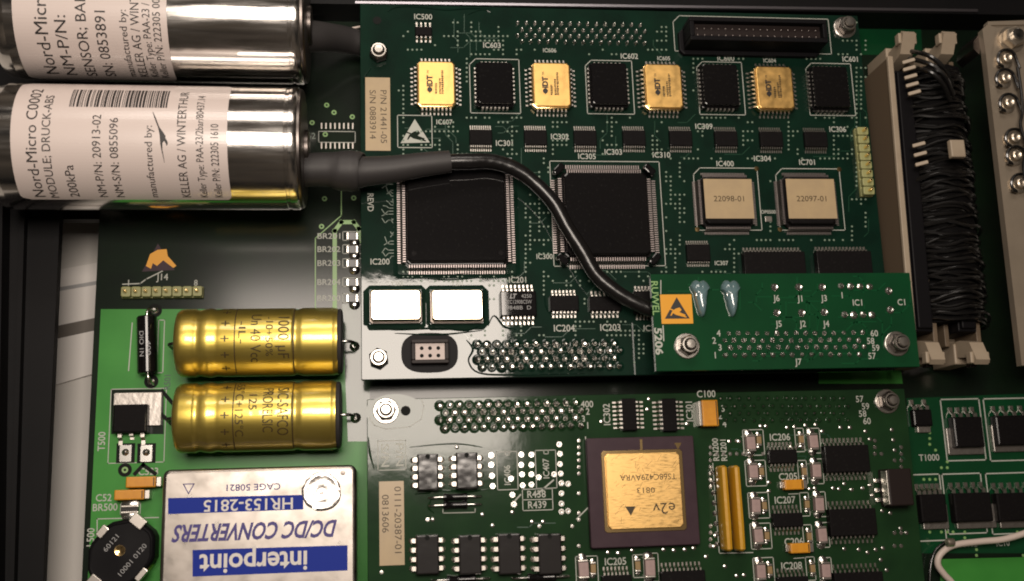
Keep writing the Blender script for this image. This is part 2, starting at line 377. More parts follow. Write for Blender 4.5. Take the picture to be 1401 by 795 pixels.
# ---- copper pours, traces and vias
def pour(bd, z, pts, m, dz=0.12):
    FL().poly(list(reversed(bpts(bd, z, pts))) if False else bpts(bd, z, pts), z - org(bd).z + dz).build('copper_pour', m, bd, smooth=False)
BUSY = []
def scatter(bd, z, x0, y0, x1, y1, n, rr, m, avoid, step=6.0, seed=1, name='via'):
    rnd = random.Random(seed); mb = FL(); done = set(); k = 0; tries = 0
    while k < n and tries < n*30:
        tries += 1
        cx = rnd.uniform(x0, x1); cy = rnd.uniform(y0, y1); L = rnd.choice((1, 1, 2, 3, 4, 6)); dr = rnd.choice(((1,0),(0,1)))
        for i in range(L):
            gx = round((cx + dr[0]*i*step)/step)*step; gy = round((cy + dr[1]*i*step)/step)*step
            if (gx, gy) in done or not (x0 <= gx <= x1 and y0 <= gy <= y1): continue
            if any(a-3 < gx < c+3 and b-3 < gy < d+3 for a, b, c, d in avoid): continue
            done.add((gx, gy)); x, y = loc2(bd, gx, gy, z); k += 1
            mb.lathe([(rr, 0.1), (rr*0.8, 0.7), (rr*0.2, 0.8)], 7, o=(x, y, z - org(bd).z))
    mb.flat = False
    mb.build(name, m, bd, stuff=True)
    return list(done)
def traces(bd, z, x0, y0, x1, y1, n, m, avoid, seed=2, w=0.9):
    rnd = random.Random(seed); mb = FL(); cells = {}
    for _ in range(n):
        x, y = rnd.uniform(x0, x1), rnd.uniform(y0, y1); d = rnd.choice(((1,0),(0,1),(1,0))); pts = [(x, y)]
        for s_ in range(rnd.choice((2, 3, 3))):
            L = rnd.uniform(6, 34) if s_ != 1 else rnd.uniform(5, 14)
            x += d[0]*L; y += d[1]*L
            pts.append((x, y))
            d = (d[0] or rnd.choice((-1, 1)), d[1] or rnd.choice((-1, 1))) if s_ == 0 else (rnd.choice(((d[0], 0), (0, d[1]))))
            d = (d[0], d[1]) if (d[0] or d[1]) else (1, 0)
        if all(x0 < p[0] < x1 and y0 < p[1] < y1 and not any(a < p[0] < c and b < p[1] < e for a, b, c, e in avoid) for p in pts):
            ck = (int(pts[0][0]//34), int(pts[0][1]//34)); cells[ck] = cells.get(ck, 0) + 1
            if cells[ck] > 2: continue
            mb.strip(bpts(bd, z, pts), w, z - org(bd).z + 0.15)
    mb.build('copper_trace', m, bd, stuff=True, smooth=False)

SK = {}
def skirts(bd, m):
    q = MB()
    for x, y, z, r0 in SK.get(bd.name, []):
        a = r0*random.uniform(1.45, 1.7)
        q.lathe([(a, z+.08), (r0*1.15, z+.6), (r0*.9, z+1.5)], 12, o=(x, y, 0))
    q.build('coating_skirts', m, bd, stuff=True)
def puddle(root, w, h, d, m='mask_dark'):
    """clear coating drawn up round the foot of a part"""
    def ring(e, z, c): return [(-w/2-e+c,-h/2-e,z),(w/2+e-c,-h/2-e,z),(w/2+e,-h/2-e+c,z),(w/2+e,h/2+e-c,z),(w/2+e-c,h/2+e,z),(-w/2-e+c,h/2+e,z),(-w/2-e,h/2+e-c,z),(-w/2-e,-h/2-e+c,z)]
    MB().rings([ring(d, .1, d*.9+1), ring(d*.6, .5, d*.5+1), ring(d*.2, 1.2, 1.5), ring(0, 1.6, 1)], (False, False)).build('coating_fillet', m, root)

# ================================================================== parts of the upper board
su = Silk(upper, 0); sud = Silk(upper, 0, 'silk_dim')
def nut(px, py, z0, base, label, rw=17, washer=True, m='tin'):
    """hex nut on a screw end; (px, py) is the screw tip"""
    p = P(px, py, z0+22)
    r = thing('nut', label, 'nut', (p.x, p.y, z0), random.uniform(0, 60))
    if washer: MB().lathe([(rw, 0.1), (rw, 1.6), (rw-1, 2.2), (7, 2.2)], 28).build('washer', 'tin', r)
    MB().lathe([(12.5, 2.2), (13.5, 3.5), (13.5, 12), (12, 13.6), (11.2, 14)], 6).build('hexagon_body', 'dark_steel', r)
    MB().lathe([(11, 13), (11, 16.5), (10.2, 17.5), (8.4, 17.6), (8.2, 14)], 24).build('collar', m, r)
    MB().lathe([(7, 12), (7, 20.5), (5.6, 22), (0.1, 22.3)], 18).build('screw_end', m, r)
    return r
nut(518, 66, 0, upper, 'steel nut below the small drilled hole near the board corner', washer=False)
nut(1164, 29, 0, upper, 'steel nut at the end of the long black socket')
nut(518, 488, 0, upper, 'steel nut on the bare shiny corner beside the six hole socket', washer=False)
nut(528, 560, 0, lower, 'steel nut with a drilled hole next to it on the lower circuit board')
nut(1223, 547, 0, lower, 'steel nut beside the printed numbers 57 59 58 60 on the lower circuit board')
nut(946, 470, ZR, addon, 'steel nut under the yellow warning sticker on the small board')
nut(1237, 467, ZR, addon, 'steel nut beside the printed numbers 60 58 59 57 on the small board')
for bd, hx, hy, hr in ((upper, 516, 28, 6), (lower, 555, 562, 6.5)):
    x, y = loc2(bd, hx, hy, 0); FL().disc(x, y, 0.3, hr, 20).build('drilled_hole', 'hole', bd, smooth=False)

def gold_chip(x0, y0, x1, y1, label, des):
    zt = 15; cx, cy, w, h = rect(x0, y0, x1, y1, zt)
    r = thing('gold_chip', label, 'chip', (cx, cy, 0), 0, 'gold lidded chips')
    MB().box(-w/2, w/2, -h/2, h/2, 4, zt-3, 1.5, 5).build('package', 'gold_shiny', r)
    MB().box(-w/2+2.5, w/2-2.5, -h/2+2.5, h/2-2.5, zt-3, zt, 1.0, 3).build('lid', 'gold', r)
    b = MB()
    for s_, n in (('n', 8), ('s', 8), ('e', 9), ('w', 9)): lead_row(b, s_, w, h, n, 2.2, 8, 6, 8)
    b.build('leads', 'tin', r, stuff=True)
    ox = -w*0.17
    lettering(r, 'IDT', ox, 3, zt+0.3, 7.5, 90, 'print_black', 17, bold=0.05)
    lettering(r, 'TM', ox-2.2, 16, zt+0.3, 3, 90, 'print_black', 5)
    FL().ring(ox, -10, zt+0.3, 0.9, 3.8, 14).add([(ox-0.8,-15,zt+.32),(ox+.8,-15,zt+.32),(ox+.8,-5,zt+.32),(ox-.8,-5,zt+.32)], [(0,1,2,3)]).build('logo', 'print_black', r, smooth=False)
    rnd = random.Random(des); b = FL()
    for k, (lx, y_a, y_b) in enumerate(((ox+9, -16, 0), (ox+14.5, -16, 6), (ox+18, -16, 18))):
        y = y_a
        while y < y_b:
            L = rnd.choice((1.2, 1.8, 2.4)); b.add([(lx-1.5,y,zt+.3),(lx+1.5*rnd.choice((0.3,1)),y,zt+.3),(lx+1.5,y+L,zt+.3),(lx-1.5,y+L,zt+.3)], [(0,1,2,3)]); y += L + 0.9
    b.build('fine_print', 'print_brown', r, stuff=True, smooth=False)
    BUSY.append((x0-10, y0-10, x1+10, y1+14))
gold_chip(570, 82, 624, 145, 'square gold lidded chip above the print IC607', 607)
gold_chip(728, 84, 782, 147, 'square gold lidded chip under the print IC606', 606)
gold_chip(882, 86, 935, 149, 'square gold lidded chip under the print IC605', 605)
gold_chip(1034, 89, 1087, 150, 'square gold lidded chip under the print IC604', 604)
def plcc(x0, y0, x1, y1, sb, label):
    zt = 20; cx, cy, w, h = rect(x0, y0, x1, y1, zt)
    r = thing('black_chip', label, 'chip', (cx, cy, 0), 0, 'square black socketless chips')
    MB().box(-w/2, w/2, -h/2, h/2, 3, 12, 0.5, 2).box(-w/2+2, w/2-2, -h/2+2.5, h/2-2, 12, zt, 1.2, 2).build('package', 'chip_black', r)
    b = MB()
    for i in range(7):
        u = -w/2 + 9 + (w-18)*i/6
        b.box(u-1.3, u+1.3, -h/2-2.2, -h/2+0.6, 0.4, 11).box(u-1.3, u+1.3, h/2-.6, h/2+2.2, 0.4, 11)
    for i in range(9):
        u = -h/2 + 8 + (h-16)*i/8
        b.box(-w/2-2.2, -w/2+.6, u-1.3, u+1.3, 0.4, 11).box(w/2-.6, w/2+2.2, u-1.3, u+1.3, 0.4, 11)
    b.build('leads', 'tin', r, stuff=True)
    su.box(*sb, ch=9)
    BUSY.append(sb)
plcc(652, 83, 703, 143, (643, 81, 711, 155), 'square black chip under the print IC603')
plcc(808, 84, 860, 144, (802, 83, 866, 156), 'square black chip under the print IC602')
plcc(961, 86, 1012, 145, (955, 85, 1017, 157), 'square black chip under the print IC600')
plcc(1112, 89, 1163, 148, (1105, 87, 1167, 158), 'square black chip under the print IC601')

def so_chip(x0, y0, x1, y1, z, label, n, horiz=True, reach=9, zt=9, lw=2.2, grp='small flat black chips', m='chip_matt', inset=4, name='small_chip', cat='chip', dot=False):
    """x0..y1 is the plastic body; leads above and below when horiz"""
    cx, cy, w, h = rect(x0, y0, x1, y1, z+zt)
    r = thing(name, label, cat, (cx, cy, z), 0, grp)
    mid = zt*0.55
    MB().box(-w/2, w/2, -h/2, h/2, 1.5, zt, 1.3, 0.6).build('package', m, r)
    b = MB()
    for s_ in ('ns' if horiz else 'ew'): lead_row(b, s_, w-1, h-1, n, lw, reach, mid, inset)
    b.build('leads', 'tin', r, stuff=True)
    if dot:
        FL().disc(-w/2+5, -h/2+5, zt+0.2, 1.6, 10).build('pin_mark', 'print_grey', r, smooth=False)
    BUSY.append((x0-4, y0-10, x1+4, y1+10))
    return r
SO_ROW = [(658, 188, 'left of the print IC301'), (733, 188.5, 'between the prints IC301 and IC302'), (801, 189, 'above the print IC305'), (868, 189, 'right above the print IC303'),
          (932, 189.5, 'above the print IC310'), (994, 190, 'beside the print IC309'), (1056, 190.5, 'above the print IC304'), (1117, 191, 'beside the print IC306')]
SO_LAB = ['small flat black chip touching the print IC301', 'small flat black chip touching the print IC302', 'small flat black chip over the print IC305', 'small flat black chip over the print IC303',
          'small flat black chip over the print IC310', 'small flat black chip touching the print IC309', 'small flat black chip over the print IC304', 'small flat black chip touching the print IC306']
for (x, y, _), lab in zip(SO_ROW, SO_LAB): so_chip(x-15.5, y-11, x+15.5, y+9.5, 0, lab, 10, lw=1.6, reach=8.5, inset=1.5, zt=8)
so_chip(940, 334, 972, 357, 0, 'small flat black chip touching the print IC307', 10, lw=1.6, reach=7, inset=1.5, zt=8)
so_chip(1019, 344, 1103, 384, 0, 'wide black chip half under the small board, next to the print IC307', 17, lw=2.3, reach=9, zt=13)
so_chip(1119, 343, 1194, 384, 0, 'wide black chip half under the small board, next to the beige connector', 15, lw=2.3, reach=9, zt=13)
r = so_chip(685, 398, 734, 432, 0, 'black chip with white lettering under the print IC201', 8, lw=2.4, reach=11, zt=12, m='chip_black')
lettering(r, 'LT', -7, 10, 12.3, 6, 0, 'print_grey', 10, bold=0.05, shear=0.3)
lettering(r, '4250', 11, 10, 12.3, 5, 0, 'print_grey', 14)
lettering(r, 'LTC1290BCSW', 0, 2, 12.3, 5, 0, 'print_grey', 36)
lettering(r, '9848B  D', 0, -6, 12.3, 5, 0, 'print_grey', 34)
so_chip(753, 404, 792, 425, 0, 'narrow black chip above the print IC204', 7, lw=2.3, reach=9, zt=9)
so_chip(807, 405, 850, 425, 0, 'narrow black chip above the print IC203, half under the cable', 7, lw=2.3, reach=9, zt=9)
so_chip(868, 398, 905, 428, 0, 'black chip almost hidden by the cable and the small board', 7, lw=2.3, reach=9, zt=10)
so_chip(568, 36, 591, 48, 0, 'tiny black chip under the print IC500 near the board corner', 4, lw=2.4, reach=9, zt=7, inset=2)

def qfp(x0, y0, x1, y1, n, zt, label, name='large_chip', m='chip_black', reach=13, bumpers=False, group=None, lw=1.5):
    cx, cy, w, h = rect(x0, y0, x1, y1, zt)
    h = w = (w+h)/2 if abs(w-h) < 12 else w
    r = thing(name, label, 'chip', (cx, cy, 0), 0, group)
    MB().box(-w/2, w/2, -h/2, h/2, 3, zt*0.55, 0.6, 4).box(-w/2+2.5, w/2-2.5, -h/2+2.5, h/2-2.5, zt*0.55, zt, 2.0, 4).build('package', m, r)
    b = MB()
    for s_ in 'nsew': lead_row(b, s_, w, h, n, lw, reach, zt*0.55, 9 if bumpers else 5)
    b.build('leads', 'lead_dark', r, stuff=True)
    if bumpers:
        for sx in (-1, 1):
            for sy in (-1, 1):
                q = MB(); q.box(-9, 9, -5, 5, 2, zt-1, 1.5, 2)
                o = q.build('corner_bumper', m, r); o.location = Vector((sx*(w/2+3.5), sy*(h/2+3.5), 0))*U; o.rotation_euler = (0, 0, R(-45*sx*sy))
    if name == 'large_chip' and not bumpers: puddle(r, w+2*reach, h+2*reach, 6)
    BUSY.append((x0-16, y0-16, x1+16, y1+16))
    return r, w, h, zt
big, w, h, zt = qfp(555, 232, 695, 352, 40, 19, 'large square black chip under the grey cable sleeve, above the silver crystals', reach=11)
for s_ in (-1, 1): FL().disc(s_*(w/2-11), -h/2+14, zt+.2, 3.2, 16).build('mould_mark', 'chip_matt', big, smooth=False)
big2, w, h, zt = qfp(772, 233, 890, 350, 33, 19, 'large square black chip with corner bumpers, the cable crossing its edge', bumpers=True, reach=14)
su.box(755, 221, 906, 364)
for (lx0, ly0, lx1, ly1), num, sb, des in (((964, 245, 1030, 299), '22098-01', (951, 230, 1039, 315), 'IC400'), ((1077, 245, 1143, 299), '22097-01', (1064, 231, 1152, 315), 'IC701')):
    r, w, h, zt = qfp(lx0-3, ly0-4, lx1+2, ly1+8, 28, 18, 'square black chip with a tan label reading ' + num, 'labelled_chip', 'chip_matt', 9, group='chips with tan number labels', lw=1.2)
    cx, cy, lw_, lh_ = rect(lx0, ly0, lx1, ly1, zt); c = org(r)
    MB().box(cx-c.x-lw_/2, cx-c.x+lw_/2, cy-c.y-lh_/2, cy-c.y+lh_/2, zt+0.1, zt+0.6).build('paper_label', 'label_tan', r)
    lettering(r, num, cx-c.x, cy-c.y, zt+0.8, 8, 0, 'print_brown', 44)
    su.box(*sb, ch=10)
    for gx, gy in ((sb[2]-4, sb[1]+1), (sb[0]+3, sb[3]-1)):
        x, y = loc2(upper, gx, gy, 0); MB().lathe([(3.6, .2), (3.4, .9), (.1, 1.2)], 12, o=(x, y, 0)).build('gold_pad', 'gold_shiny', upper)
# crystals
for x0, x1, lab in ((507, 576, 'silver crystal can under the print Y200'), (591, 661, 'silver crystal can under the print Y201')):
    cx, cy, w, h = rect(x0, 396, x1, 438, 20)
    r = thing('crystal_can', lab, 'crystal', (cx, cy, 0), 0, 'silver crystal cans')
    MB().box(-w/2-2, w/2+2, -h/2-2, h/2+2, 1, 4, 0.8, 3).build('flange', 'dark_steel', r)
    MB().box(-w/2, w/2, -h/2, h/2, 4, 20, 1.6, 2.5).build('can', 'crystal_metal', r)
    puddle(r, w+4, h+4, 8)
    BUSY.append((x0-4, 390, x1+4, 446))
# six hole socket
cx, cy, w, h = rect(563, 464, 614, 497, 14)
r = thing('six_hole_socket', 'small socket with six holes in a black oval surround on the shiny board corner', 'socket', (cx, cy, 0))
FL().poly([(math.copysign(abs(math.cos(a))**0.7, math.cos(a))*38, math.copysign(abs(math.sin(a))**0.75, math.sin(a))*27) for a in [i*math.pi/16 for i in range(32)]], 0.5).build('black_surround', 'black_plastic', r, smooth=False)
b = MB(); 
for q in ((-w/2, w/2, h/2-5, h/2), (-w/2, w/2, -h/2, -h/2+5), (-w/2, -w/2+5, -h/2+5, h/2-5), (w/2-5, w/2, -h/2+5, h/2-5)): b.box(*q, 1, 15, 0.8, 0.8)
b.build('shell', 'brown_plastic', r)
MB().box(-w/2+5.2, w/2-5.2, -h/2+5.2, h/2-5.2, 1, 11).build('insert', 'pale_insert', r)
for i in range(3):
    for j in range(2):
        FL().disc((i-1)*11, (j-.5)*10-0.5, 11.2, 2.6, 12).build('hole', 'hole', r, smooth=False)
BUSY.append((545, 455, 632, 512))
# long black socket at the top right
cx, cy, w, h = rect(945, 24, 1133, 56, 44)
r = thing('long_black_socket', 'long black pin socket standing at the far end of the dark green board', 'connector', (cx, cy, 0))
MB().box(-w/2-6, w/2+2, -h/2-6, h/2-2, 0.5, 8, 1.5, 6).build('base_flange', 'black_plastic', r)
b = MB()
for q in ((-w/2, w/2, h/2-7, h/2), (-w/2, w/2, -h/2, -h/2+7), (-w/2, -w/2+7, -h/2+7, h/2-7), (w/2-7, w/2, -h/2+7, h/2-7)): b.box(*q, 8, 44, 1.2, 1.2)
b.build('shroud', 'black_plastic', r)
MB().box(-w/2+7.2, w/2-7.2, -h/2+7.2, h/2-7.2, 8, 33).build('contact_block', 'brown_plastic', r)
b = MB()
for i in range(18):
    for j in range(2): b.lathe([(1.2, 33), (1.0, 35), (.1, 35.4)], 8, o=(-w/2+14+i*(w-28)/17, -6+j*10, 0))
b.build('contacts', 'dark_steel', r, stuff=True)
su.box(922, 24, 1135, 72, 1.0, ch=10)
BUSY.append((918, 16, 1140, 74))
# part number sticker and warning print
def sticker(x0, y0, x1, y1, z, label, lines, m='label_tan', name='paper_sticker'):
    cx, cy, w, h = rect(x0, y0, x1, y1, z)
    r = thing(name, label, 'sticker', (cx, cy, z))
    MB().box(-w/2, w/2, -h/2, h/2, 0.15, 0.8).build('backing', m, r)
    for s_, ox, oy, ln in lines: lettering(r, s_, ox, oy, 1.0, 8.5, -90, 'print_brown', ln)
    BUSY.append((x0, y0, x1, y1))
sticker(500, 106, 534, 206, 0, 'tan paper sticker with part and serial number beside the printed warning triangle', (('P/N 21441-05', 8, -4, 78), ('S/N 0883914', -7, -1, 72)))
sticker(519, 658, 553, 773, 0, 'tan paper sticker with two number lines on the lower circuit board', (('0111-20387-01', 8, 4, 84), ('0813606', -8, 12, 48)))
su.box(544, 158, 591, 202)
a_, b_, c_ = (567.5, 163), (548, 196), (588, 195)
mb = FL(); mb.poly(list(reversed(bpts(upper, 0, [a_, b_, c_]))), 0.25); mb.v = [tuple(v) for v in mb.v]; mb.build('warning_triangle', 'silk', upper, smooth=False)
def hand_shape(parent, tri, z, m, name='hand_symbol'):
    """struck-out reaching hand inside a warning triangle; tri gives apex, left, right in local coordinates"""
    A, B, C_ = [Vector(p) for p in tri]
    def q(u, v): p = B + (C_-B)*u + (A-(B+C_)/2)*v; return (p.x, p.y)
    f = FL()
    f.poly([q(.22,.14), q(.27,.14), q(.34,.26), q(.44,.18), q(.86,.04), q(.88,.08), q(.58,.28), q(.68,.40), q(.60,.52), q(.44,.46), q(.30,.34)], z)
    f.strip([q(.24,.44), q(.80,.16)], abs((C_-B).length)*0.05, z+0.05)
    return f.build(name, m, parent, smooth=False)
hand_shape(upper, bpts(upper, 0, [a_, b_, c_]), 0.45, 'mask_black')
# right hand pin header (olive)
def pin_header(x0, y0, x1, y1, z, label, n, vertical):
    cx, cy, w, h = rect(x0, y0, x1, y1, z+14)
    r = thing('pin_header', label, 'connector', (cx, cy, z))
    MB().box(-w/2, w/2, -h/2, h/2, 0.5, 6, 0.6, 0.6).build('strip_base', 'olive_plastic', r)
    for i in range(n):
        if vertical: p = (0, -h/2 + h*(i+.5)/n); a_, c_ = w/2-0.5, h/n/2-0.4
        else: p = (-w/2 + w*(i+.5)/n, 0); a_, c_ = w/n/2-0.4, h/2-0.5
        o = MB().box(-a_, a_, -c_, c_, 6, 14, 1.2, 1.6).build('housing', 'olive_plastic', r, loc=(*p, 0))
        MB().box(-1.7, 1.7, -1.7, 1.7, 14, 24, 0.5, .4).build('pin', 'gold_shiny', o)
    BUSY.append((x0, y0, x1, y1))
pin_header(1177, 173, 1193, 266, 0, 'upright olive pin header at the edge of the dark green board', 8, True)
su.line([(1172, 176), (1178, 268)], 1.6)
pin_header(165, 391, 277, 406, ZM, 'olive pin header under the print J14', 8, False)

# solder joints of the connectors: each one an object
JT = {}
def joint(bd, px, py, z, r0, hgt, m='solder', name='solder_joint'):
    k = (r0, hgt, m)
    if k not in JT:
        JT[k] = MB().lathe([(r0, .1), (r0*.9, hgt*.25), (r0*.5, hgt*.45), (r0*.42, hgt*.9), (r0*.3, hgt), (.05, hgt)], 10).mesh('solder_joint'); JT[k].materials.append(M[m])
    x, y = loc2(bd, px + random.uniform(-.5, .5), py + random.uniform(-.5, .5), z)
    o = place(name, JT[k], bd, loc=(x, y, z - org(bd).z)); f = random.uniform(.88, 1.12)
    o.scale = (f, random.uniform(.9, 1.1)*f, random.uniform(.75, 1.2)); o.rotation_euler = (R(random.uniform(-7, 7)), R(random.uniform(-7, 7)), R(random.uniform(0, 360)))
    SK.setdefault(bd.name, []).append((x, y, z - org(bd).z, r0))
    return o
for row, (y, xo) in enumerate(((472, 653), (482, 660), (492.5, 653), (503, 660))):
    for i in range(15):
        joint(upper, xo + i*13.35, y - i*0.12, 0, 4.6, 9)
        x, y_ = loc2(upper, xo + i*13.35 - 3, y, 0)
for row, (y, xo) in enumerate(((555, 602), (565, 609), (575.5, 602), (586, 609))):
    for i in range(15): joint(lower, xo + i*13.25, y - i*0.25, 0, 4.6, 8)
for row, (y, xo) in enumerate(((456, 997), (466, 991), (475.5, 999), (486, 992))):
    for i in range(15): joint(addon, xo + i*13.1, y - i*0.06, ZR, 3.6, 5)
for row, (y, xo) in enumerate(((545, 985), (556, 992), (565.5, 985), (575, 992))):
    for i in range(14): joint(lower, xo + i*12.9, y, 0, 2.6, 3, 'dark_steel')
mb = MB()
for row, (y, xo) in enumerate(((32, 708), (41, 714), (49, 708), (57, 714))):
    for i in range(15):
        x, y_ = loc2(upper, xo + i*12, y + i*0.2, 0); mb.lathe([(3.2, .1), (2.6, 2), (1.2, 3.5), (1, 6), (.05, 6.2)], 8, o=(x, y_, 0))
mb.build('solder_joints', 'solder', upper, stuff=True)
BUSY += [(640, 464, 860, 512), (700, 26, 890, 62)]
# lettering of the upper board
for s_, x, y, hh in (('IC603', 673, 62, 8), ('IC606', 752, 69, 6), ('IC602', 861, 77, 8), ('IC605', 908, 80, 6), ('IC600', 993, 80, 8), ('IC604', 1053, 83, 6), ('IC601', 1163, 81, 8), ('IC607', 608, 167, 7),
                     ('IC301', 690, 196, 8), ('IC302', 766, 187, 8), ('IC305', 803, 214, 8), ('IC303', 839, 208, 8), ('IC310', 905, 212, 8), ('IC309', 963, 173, 8), ('IC304', 1043, 217, 8), ('IC306', 1146, 177, 8),
                     ('IC200', 520, 358, 8), ('IC300', 745, 351, 7), ('IC400', 992, 224, 8), ('IC701', 1104, 222, 8), ('IC307', 987, 360, 6), ('IC201', 708, 383, 8), ('IC204', 772, 449, 9), ('IC203', 835, 448, 9),
                     ('Y200', 543, 388, 6), ('Y201', 625, 388, 6), ('IC500', 579, 23, 8), ('IC202', 893, 449, 8), ('OP0500', 1051, 290, 5)):
    btext(upper, 0, s_, x, y, hh, width=None)
btext(upper, 0, 'REVD', 507, 277, 8, -90)
lx, ly = loc2(upper, 1051, 300, 0); MB().box(lx-5, lx+5, ly-4, ly+4, .2, 2, .4, .4).build('bare_pad', 'tin', upper)
# short wiggly traces left of the large chip and solder pools
b = FL(); rnd = random.Random(5)
for i in range(26):
    y = 248 + i*4.1; L = rnd.uniform(4, 22); x1 = 544
    b.strip(bpts(upper, 0, [(x1, y), (x1-L*.6, y), (x1-L*.8, y+rnd.uniform(-5, 5)), (x1-L, y+rnd.uniform(-6, 6))]), 1.0, 0.3)
b.build('copper_trace', 'silk_dim', upper, stuff=True, smooth=False)
AV = BUSY[:]
dv = scatter(upper, 0, 545, 30, 1190, 500, 950, 1.7, 'via_dim', AV, 6.2, 3)
traces(upper, 0, 545, 20, 1190, 510, 420, 'trace_green', AV, 4, 1.0)
su.done()

# ================================================================== lower board
sl = Silk(lower, 0); AVL = []
def dip(x0, y0, x1, y1, label, m='dip_plastic'):
    zt = 17; cx, cy, w, h = rect(x0, y0, x1, y1, zt)
    r = thing('eight_pin_chip', label, 'chip', (cx, cy, 0), 0, 'eight pin chips on the lower board')
    MB().box(-w/2, w/2, -h/2, h/2, 5, zt, 2.0, .8).build('package', m, r)
    FL().disc(0, h/2-3.4, zt+.15, 3.2, 14).build('end_notch', 'hole', r, smooth=False)
    for s_ in (-1, 1):
        for i in range(4):
            y = -h/2 + 7 + (h-14)*i/3
            q = MB(); q.box(min(s_*(w/2-1), s_*(w/2+5)), max(s_*(w/2-1), s_*(w/2+5)), y-3, y+3, 9.5, 11, .4, .4).box(min(s_*(w/2+4), s_*(w/2+5.5)), max(s_*(w/2+4), s_*(w/2+5.5)), y-2, y+2, 0.4, 9.7)
            q.lathe([(4, .2), (3, 1.6), (1.5, 3), (.1, 3.2)], 9, o=(s_*(w/2+5), y, 0))
            q.build('leg', 'tin', r)
    AVL.append((x0-12, y0-5, x1+12, y1+6))
dip(571, 621, 600, 671, 'eight pin chip with a shiny patch beside the printed P/N and S/N box')
dip(624, 619, 654, 669, 'eight pin chip with a shiny patch beside the print IC406')
for (x0, x1), lab in zip(((569, 601), (628, 659), (682, 713), (737, 769)),
        ('eight pin chip next to the foot of the tan number sticker', 'second eight pin chip from the tan number sticker, in the row of four', 'third eight pin chip from the tan number sticker, in the row of four', 'last eight pin chip of the row of four, towards the purple ceramic chip')):
    dip(x0, 732 if x0 < 650 else 730, x1, 786, lab)
def axial(px, py, half, rad, z, label, group=None, lead_len=18, m='chip_black'):
    p = P(px, py, z+rad+2); r = thing('axial_resistor', label, 'resistor', (p.x, p.y, z), 0, group)
    MB().lathe([(1, -half), (rad*.95, -half+.8), (rad, -half+4), (rad*.82, -half+8), (rad*.82, half-8), (rad, half-4), (rad*.95, half-.8), (1, half)], 16, 'x', (0, 0, rad+2)).build('body', m, r)
    for s_ in (-1, 1):
        MB().tube([(s_*half*.95, 0, rad+2), (s_*(half+lead_len*.6), 0, rad+2), (s_*(half+lead_len), 0, rad*.6), (s_*(half+lead_len), 0, 0.3)], 1.4, 8).build('lead_wire', 'solder', r)
    AVL.append((px-half-20, py-rad-3, px+half+20, py+rad+3))
axial(623, 680, 16, 5, 0, 'small black resistor touching the two shiny chips', 'small black resistors')
axial(623, 691, 16, 5, 0, 'small black resistor with a white printed outline below it', 'small black resistors')
axial(631, 793, 19, 6, 0, 'black resistor against the end of the second chip in the row of four', 'small black resistors')
axial(741, 790, 19, 6, 0, 'black resistor against the end of the last chip in the row of four', 'small black resistors')
sl.line([(606, 697), (606, 702), (650, 701), (650, 696)])
sl.box(517, 603, 555, 643)
btext(lower, 0, 'P/N', 547, 622, 10, -90, width=30); btext(lower, 0, 'S/N', 527, 623, 10, -90, width=30)
sl.box(680, 618, 708, 670); sl.box(733, 616, 761, 668); sl.box(715, 669, 756, 698); sl.line([(715, 684), (756, 683)])
btext(lower, 0, 'IC406', 694, 650, 8, 90); btext(lower, 0, 'IC407', 747, 641, 8, 90); btext(lower, 0, 'R438', 734, 676, 9); btext(lower, 0, 'R439', 735, 690.5, 9)
sl.line([(691, 618), (691, 623), (697, 623), (697, 618)]); sl.line([(744, 616), (744, 621), (750, 621), (750, 616)])
for x, y in ((672, 623), (672, 636), (673, 651), (674, 665), (713, 622), (713, 636), (714, 649), (715, 664), (727, 622), (727, 636), (727, 649), (727, 663), (765, 608), (766, 621), (766, 635), (767, 648), (768, 661), (768, 675), (768, 689), (768, 700), (777, 662), (777, 699), (701, 677), (703, 690), (699, 655), (737, 653), (758, 649)):
    x_, y_ = loc2(lower, x, y, 0); MB().lathe([(4.0, .15), (3.8, .9), (2.0, .9), (1.8, .5), (.1, .4)], 14, o=(x_, y_, 0)).build('solder_pad', 'solder', lower)
sl.line([(712, 677), (700, 690)], 2); sl.line([(757, 657), (735, 676)], 2)
for s_, x, y in (('400', 803, 553), ('2', 804, 563), ('3', 798, 573), ('1', 804, 582), ('57', 1176, 546), ('59', 1184, 556), ('58', 1180, 566), ('60', 1186, 576), ('3', 989, 559), ('2', 985, 569), ('4', 991, 580)):
    btext(lower, 0, s_, x, y, 8.5)
for s_, x, y, a in (('IC302', 830, 567, 90), ('IC301', 943, 563, 90), ('C100', 966, 539, 0), ('RN200', 979, 615, 90), ('RN201', 990, 616, 90), ('IC206', 1067, 598, 0), ('IC207', 1074, 684, 0), ('IC208', 1083, 774, 0), ('C205', 1078, 652, 0), ('C206', 1086, 741, 0), ('IC205', 842, 768, 0)):
    btext(lower, 0, s_, x, y, 9 if s_[0] != 'R' else 8, a)
so_chip(852, 545, 871, 589, 0, 'narrow upright black chip beside the print IC302', 7, horiz=False, reach=12, zt=10, lw=2.4)
so_chip(907, 545, 926, 590, 0, 'narrow upright black chip beside the print IC301 next to the amber capacitor', 7, horiz=False, reach=12, zt=10, lw=2.4)
so_chip(1052, 615, 1091, 634, 0, 'black chip with two pin rows under the print IC206', 7, zt=10, reach=11, lw=2.3, dot=False)
so_chip(1058, 702, 1099, 721, 0, 'black chip with two pin rows under the print IC207', 7, zt=10, reach=11, lw=2.3)
so_chip(1064, 789, 1107, 808, 0, 'black chip with two pin rows under the print IC208', 7, zt=10, reach=11, lw=2.3)
so_chip(824, 787, 865, 806, 0, 'black chip with two pin rows under the print IC205', 7, zt=10, reach=11, lw=2.3)
so_chip(905, 781, 966, 815, 0, 'wide black chip at the board edge below the purple ceramic chip', 10, zt=12, reach=11, lw=2.3)
